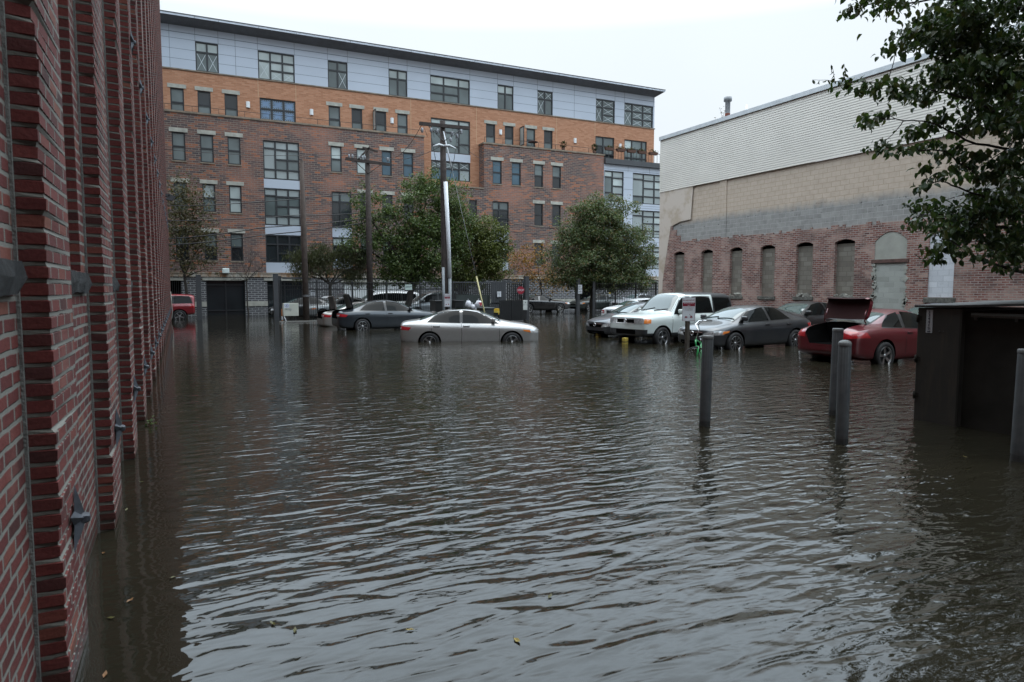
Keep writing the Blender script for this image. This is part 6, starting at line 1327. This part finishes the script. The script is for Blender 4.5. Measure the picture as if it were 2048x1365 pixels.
def tree(lab, base, fork, blobs, mat, nleaf, L, W, seed, cl=None, r0=.16, droop=0., cs=.38, name='street_tree', bark=None, thick=.7, leans=None, topfrac=.15):
    """blobs = (px, py, rx px, ry px, Y): crown volumes; fork = height of the first fork"""
    rnd = random.Random(seed); base = Vector(base); t = thing(name, lab, 'tree', base); o = -base
    vol = []
    for px, py, rx, ry, Y in blobs:
        c = atY(px, py, Y); dep = (c-_C).dot(_f); k = dep/FPX; vol.append((c, rx*k*1.1, ry*k*1.08, max(rx, ry)*k*thick))
    wts = [v[1]*v[2]*v[3] for v in vol]; cl = cl or int(nleaf/45); cen = []
    for i in range(cl):
        c, a, h, d = rnd.choices(vol, wts)[0]
        while True:
            u = Vector((rnd.gauss(0, 1), rnd.gauss(0, 1), rnd.gauss(0, 1))).normalized()*(rnd.uniform(1.05, 1.4) if rnd.random() < .14 else rnd.random()**.42)
            break
        cen.append((c+Vector((u.x*a, u.y*d, u.z*h)), u.length))
    tb = MB(); f = base + Vector((0, 0, fork-base.z)) if leans is None else Vector(leans)
    limb(tb, base, f, r0*1.15, r0*.85, rnd, .04)
    mains = []
    for c, a, h, d in vol:
        pts = limb(tb, f, c-Vector((0, 0, h*.3)), r0*.55, r0*.16, rnd, .10, 8); mains += pts[2:]
    br = MB()
    for c, _ in cen[::2]:
        m = min(mains, key=lambda q: (q-c).length); limb(br, m, c, r0*.13, .008, rnd, .10, 4)
    tb.build('trunk', bark or M_bark, t, o); br.build('branches', bark or M_bark, t, o)
    lb = MB(); per = nleaf//cl
    for c, rad in cen:
        crad = rnd.uniform(.6, 1.5) if rad < 1 else rnd.uniform(.4, .75)
        for k in range(int(per*min(1.3, crad))):
            cq = cs*crad; p = c + Vector((rnd.gauss(0, cq), rnd.gauss(0, cq), rnd.gauss(0, cq*.7)))
            d = (Vector((rnd.gauss(0, 1), rnd.gauss(0, 1), rnd.gauss(-.25-droop, .8)))).normalized(); s_ = rnd.uniform(.7, 1.25)
            leaf(lb, p, d, Vector((rnd.gauss(0, .5), rnd.gauss(-.2, .5), 1)), L*s_, W*s_)
    lb.build('crown', mat, t, o); return t
LM_mid = leafmat('mid_green_leaves', [(0.0498, 0.078, 0.0232), (0.0622, 0.0944, 0.0283), (0.0788, 0.1146, 0.0328), (0.1039, 0.129, 0.0374)])
LM_yel = leafmat('yellowing_leaves', [(0.0584, 0.0787, 0.021), (0.0803, 0.0981, 0.0239), (0.1166, 0.1237, 0.0264), (0.0733, 0.091, 0.0239)])
LM_pear = leafmat('grey_green_leaves', [(0.0586, 0.0824, 0.0338), (0.0726, 0.0991, 0.0416), (0.0917, 0.122, 0.053), (0.0804, 0.1065, 0.043), (0.164, 0.0976, 0.043)])
LM_wil = leafmat('olive_leaves', [(0.0476, 0.0532, 0.0238), (0.063, 0.0683, 0.0299), (0.0789, 0.0808, 0.0364)])
LM_ora = leafmat('orange_leaves', [(.30, .12, .02), (.22, .12, .02), (.12, .085, .02), (.36, .17, .03)])
LM_spr = leafmat('brown_green_leaves', [(0.0615, 0.0615, 0.0283), (0.0802, 0.0725, 0.0343), (0.1022, 0.0725, 0.0376), (0.0731, 0.0764, 0.0338)])
Yc = 41.0
tree('large leafy forked tree left of the tall pole with the white pipe', (atY(822, 632, 40).x, Yc, -.2), 1.7,
     [(732, 415, 38, 34, Yc), (722, 450, 32, 34, Yc), (765, 450, 34, 32, Yc), (735, 485, 44, 32, Yc), (850, 380, 40, 30, Yc+.5), (815, 405, 26, 26, Yc), (890, 405, 45, 45, Yc), (835, 440, 55, 50, Yc), (870, 490, 55, 50, Yc-.5), (800, 510, 48, 42, Yc), (905, 460, 32, 50, Yc), (840, 545, 48, 28, Yc), (775, 550, 26, 22, Yc)], LM_mid, 40000, .145, .09, 1, cl=270, cs=.30, leans=(atY(830, 575, Yc).x, Yc, 2.2), r0=.2)
tree('lower yellow green tree right of the tall pole above the dumpster', (atY(945, 632, 40).x, 42.2, -.2), 2.0,
     [(965, 465, 42, 26, 42), (990, 490, 32, 32, 42), (945, 500, 45, 40, 42), (985, 525, 35, 28, 42), (915, 540, 42, 32, 42), (960, 550, 42, 20, 42)], LM_yel, 26000, .145, .09, 2, cl=150, cs=.28, r0=.14)
tree('dense round grey green tree at the left end of the sided warehouse', (atY(1178, 632, 40).x, 39.6, -.2), 1.9,
     [(1195, 420, 42, 34, 39.6), (1225, 440, 45, 40, 39.6), (1165, 455, 50, 40, 39.6), (1205, 480, 62, 50, 39.4), (1255, 490, 45, 48, 39.6), (1140, 500, 42, 42, 39.6), (1175, 535, 66, 42, 39.2), (1240, 540, 58, 40, 39.4), (1285, 540, 30, 38, 39.8), (1125, 545, 34, 26, 39.6), (1210, 565, 70, 18, 39.4), (1285, 575, 25, 16, 39.8)], LM_pear, 72000, .13, .085, 3, cl=430, cs=.26, r0=.18)
tree('low drooping olive tree behind the open trunks, in front of the ground floor', (atY(664, 625, 41).x, 41.3, -.2), 2.0,
     [(600, 518, 22, 20, 41.3), (640, 508, 32, 16, 41.3), (685, 512, 34, 18, 41.3), (720, 520, 22, 22, 41.3), (605, 545, 20, 20, 41.3), (650, 530, 30, 20, 41.3), (705, 545, 26, 20, 41.3)], LM_wil, 10000, .20, .035, 4, cl=170, cs=.22, droop=1.6, r0=.10)
tree('sparse brownish tree rising beside the end of the left brick wall', (atY(372, 632, 45).x, 46.0, -.2), 2.4,
     [(362, 400, 24, 40, 46), (392, 410, 30, 36, 46), (365, 460, 32, 44, 46), (400, 480, 34, 34, 46), (372, 520, 40, 26, 46), (410, 535, 26, 14, 46)], LM_spr, 5500, .15, .10, 5, cl=170, cs=.34, r0=.09)
tree('small thin tree with orange autumn leaves by the street', (atY(1097, 625, 46).x, 47.2, -.2), 2.1,
     [(1045, 520, 26, 18, 47), (1075, 510, 26, 20, 47), (1090, 545, 30, 26, 47), (1055, 555, 22, 20, 47), (1110, 570, 26, 14, 47), (1065, 580, 14, 14, 47)], LM_ora, 2600, .16, .10, 6, cl=70, cs=.3, r0=.06)
def bare():
    Y = 48.4; b0 = atY(497, 632, Y); t = thing('bare_sapling', 'bare young tree with no leaves in front of the dark shop window', 'tree', (b0.x, Y, -.2)); o = -Vector((b0.x, Y, -.2)); r = random.Random(12); tb = MB(); br = MB()
    f = atY(493, 562, Y); limb(tb, (b0.x, Y, -.2), f, .055, .035, r, .03)
    for px, py in ((478, 512), (515, 508), (468, 540), (525, 530), (500, 495), (540, 520), (462, 560)):
        e = atY(px, py, Y+r.uniform(-.6, .6)); pts = limb(tb, f, e, .025, .008, r, .12, 7)
        for q in pts[2:]:
            for k in range(2): limb(br, q, q+Vector((r.gauss(0, .4), r.gauss(0, .3), r.gauss(.35, .25))), .008, .004, r, .1, 4)
    tb.build('trunk', M_bark, t, o); br.build('twigs', M_bark, t, o)
bare()
def rooftwig():
    p = atX(1443, 232, 25.6); t = thing('roof_weed', 'spindly weed growing on the warehouse roof beside the rusty vent pipe', 'plant', (25.6, p.y, 9.9)); r = random.Random(3); b = MB(); l = MB()
    for k in range(7):
        e = Vector((r.gauss(0, .15), r.gauss(.1, .3), r.uniform(.5, 1.4))); pts = limb(b, (0, 0, 0), e, .012, .005, r, .1, 5)
        for q in pts[1:]:
            for j in range(4): leaf(l, q+Vector((r.gauss(0, .06), r.gauss(0, .06), 0)), Vector((r.gauss(0, 1), r.gauss(0, 1), r.gauss(0, .7))).normalized(), Vector((0, 0, 1)), .10, .06)
    b.build('stems', M_bark, t); l.build('foliage', LM_spr, t)
rooftwig()
def near_tree():
    rnd = random.Random(21); base = Vector((12.6, 4.6, -.3)); 
    t = thing('pear_tree', 'near tree whose glossy drooping leaves hang into the frame at the upper right', 'tree', base); o = -base
    CL = [(1722, 12, 34, 10), (1775, 8, 40, 10), (1835, 62, 45, 22), (1798, 92, 24, 16), (1880, 35, 50, 34), (1950, 20, 60, 34), (2020, 20, 40, 40), (1900, 92, 46, 26), (1970, 90, 55, 34), (2030, 100, 34, 44),
      (1690, 166, 24, 6), (1735, 172, 30, 12), (1790, 176, 36, 20), (1845, 190, 30, 20), (1885, 155, 40, 26), (1935, 180, 40, 26), (1995, 170, 46, 36), (2040, 190, 24, 40),
      (1738, 240, 17, 14), (1765, 228, 14, 9), (1830, 262, 22, 14), (1880, 240, 26, 16), (1935, 250, 36, 18), (1995, 245, 40, 24), (2035, 270, 24, 30),
      (1756, 292, 17, 13), (1795, 300, 26, 9), (1850, 288, 30, 12), (1900, 300, 30, 12), (1950, 310, 30, 13), (2010, 322, 34, 22), (1855, 335, 12, 12), (1872, 352, 13, 8), (1935, 350, 20, 10), (1985, 350, 34, 20), (2035, 365, 22, 34),
      (1848, 372, 10, 8), (1838, 408, 18, 12), (1868, 412, 24, 14), (1905, 425, 28, 20), (1955, 425, 34, 26), (2010, 420, 36, 34), (1833, 440, 15, 15), (1870, 452, 26, 18), (1925, 465, 34, 20), (1985, 475, 34, 24), (2035, 470, 24, 34),
      (1880, 492, 22, 12), (1930, 500, 28, 14), (1985, 512, 30, 12), (2030, 510, 24, 20), (1870, 516, 14, 7), (2010, 535, 14, 8), (1930, 60, 50, 30), (2000, 140, 44, 26), (1950, 130, 44, 24), (2020, 220, 34, 26), (1960, 215, 40, 18), (2030, 320, 26, 24), (1925, 330, 30, 10), (1975, 390, 34, 18), (2030, 410, 24, 30), (1940, 455, 40, 18), (1890, 440, 30, 16), (2010, 490, 40, 20), (1905, 480, 26, 12), (1855, 75, 40, 20), (1910, 130, 40, 20)]
    lm = leafmat('pear_leaves', [(.022, .042, .020), (.036, .064, .027), (.054, .088, .035), (.07, .10, .037), (.082, .086, .034)])
    MATS['pear_leaves'].node_tree.nodes['Principled BSDF'].inputs['Roughness'].default_value = .32
    lb = MB(); tb = MB(); tw = MB(); fork = Vector((12.3, 4.9, 2.4)); limb(tb, base, fork, .17, .14, rnd, .02)
    tgt = []
    for px, py, rx, ry in CL:
        D = 8.6 + (px-1900)*-.0012 + rnd.uniform(-.55, .75); tgt.append((atD(px, py, D), rx*D/FPX, ry*D/FPX, True))
    for k in range(300):      # the rest of the crown, above and to the right of the picture
        px, py = rnd.uniform(1760, 2750), rnd.uniform(-1150, 520)
        if px < 2075 and py > -30: continue
        if px < 1900 - py*.1 - 300: continue
        D = rnd.uniform(7.2, 11.5); tgt.append((atD(px, py, D), (.46, .34, False)[0], .34, False))
    # main limbs: pixel routes as seen in the photograph, then out to the fork
    routes = [[(2300, 330), (2048, 258), (1960, 205), (1850, 178), (1700, 166)], [(2300, 360), (2048, 312), (1930, 280), (1860, 245), (1760, 236)], [(2320, 400), (2048, 372), (1960, 355), (1890, 303), (1765, 295)], [(2320, 420), (2048, 425), (1960, 390), (1880, 362), (1850, 372)], [(2320, 460), (2060, 470), (1960, 450), (1880, 430), (1838, 430)], [(2320, 500), (2048, 545), (1960, 520), (1900, 480), (1870, 470)], [(2250, 250), (2048, 140), (1960, 80), (1850, 55)], [(2250, 180), (2050, 20), (1900, 0), (1730, 10)], [(2350, 100), (2200, -400), (2150, -900)], [(2450, 100), (2500, -500), (2450, -900)], [(2250, 0), (2000, -400), (1900, -800)], [(2600, 300), (2700, 0)]]
    nodes = []
    for r in routes:
        pts = [fork] + [atD(px, py, 8.7 + (.6 if i == 0 else 0)) for i, (px, py) in enumerate(r)]
        for i in range(len(pts)-1):
            ra, rb = [(.06, .035), (.034, .022), (.022, .014), (.014, .009), (.009, .005), (.005, .004)][min(i, 5)]
            nodes += limb(tb, pts[i], pts[i+1], ra, rb, rnd, .05, 6)[1:]
    for c, a, h, vis in tgt:
        m = min(nodes, key=lambda q: (q-c).length); limb(tw, m, c, .007, .003, rnd, .12, 5)
        n = int((a*h)/.0016*6.6) if vis else 210
        n = max(26, min(n, 950))
        for k in range(n):
            u = Vector((rnd.gauss(0, .5), rnd.gauss(0, .5), rnd.gauss(0, .5)))
            p = c + _r*(u.x*a) + _u*(u.z*h) + Vector((_f.x, _f.y, 0))*(u.y*max(a, .25))
            d = Vector((rnd.gauss(0, .8), rnd.gauss(0, .8), rnd.gauss(-.75, .55))).normalized(); s = rnd.uniform(.5, 1.2)
            leaf(lb, p, d, Vector((rnd.gauss(0, .6), rnd.gauss(0, .6), 1)).normalized(), .10*s, .062*s, .2, True)
    # lone twigs at the far left tip
    for px, py, ex, ey in ((1700, 166, 1625, 160), (1668, 163, 1662, 130), (1690, 160, 1688, 128)):
        D = 8.8; pts = limb(tw, atD(px, py, D), atD(ex, ey, D), .004, .002, rnd, .06, 5)
        for q in pts[1:]: 
            for j in range(2): leaf(lb, q, Vector((rnd.gauss(0, .4), rnd.gauss(0, .4), -.8)).normalized(), Vector((rnd.gauss(0, 1), rnd.gauss(0, 1), .3)), .07, .03, .2, True)
    tb.build('trunk', M_bark, t, o); tw.build('twigs', M_bark, t, o); lb.build('crown', lm, t, o)
near_tree()
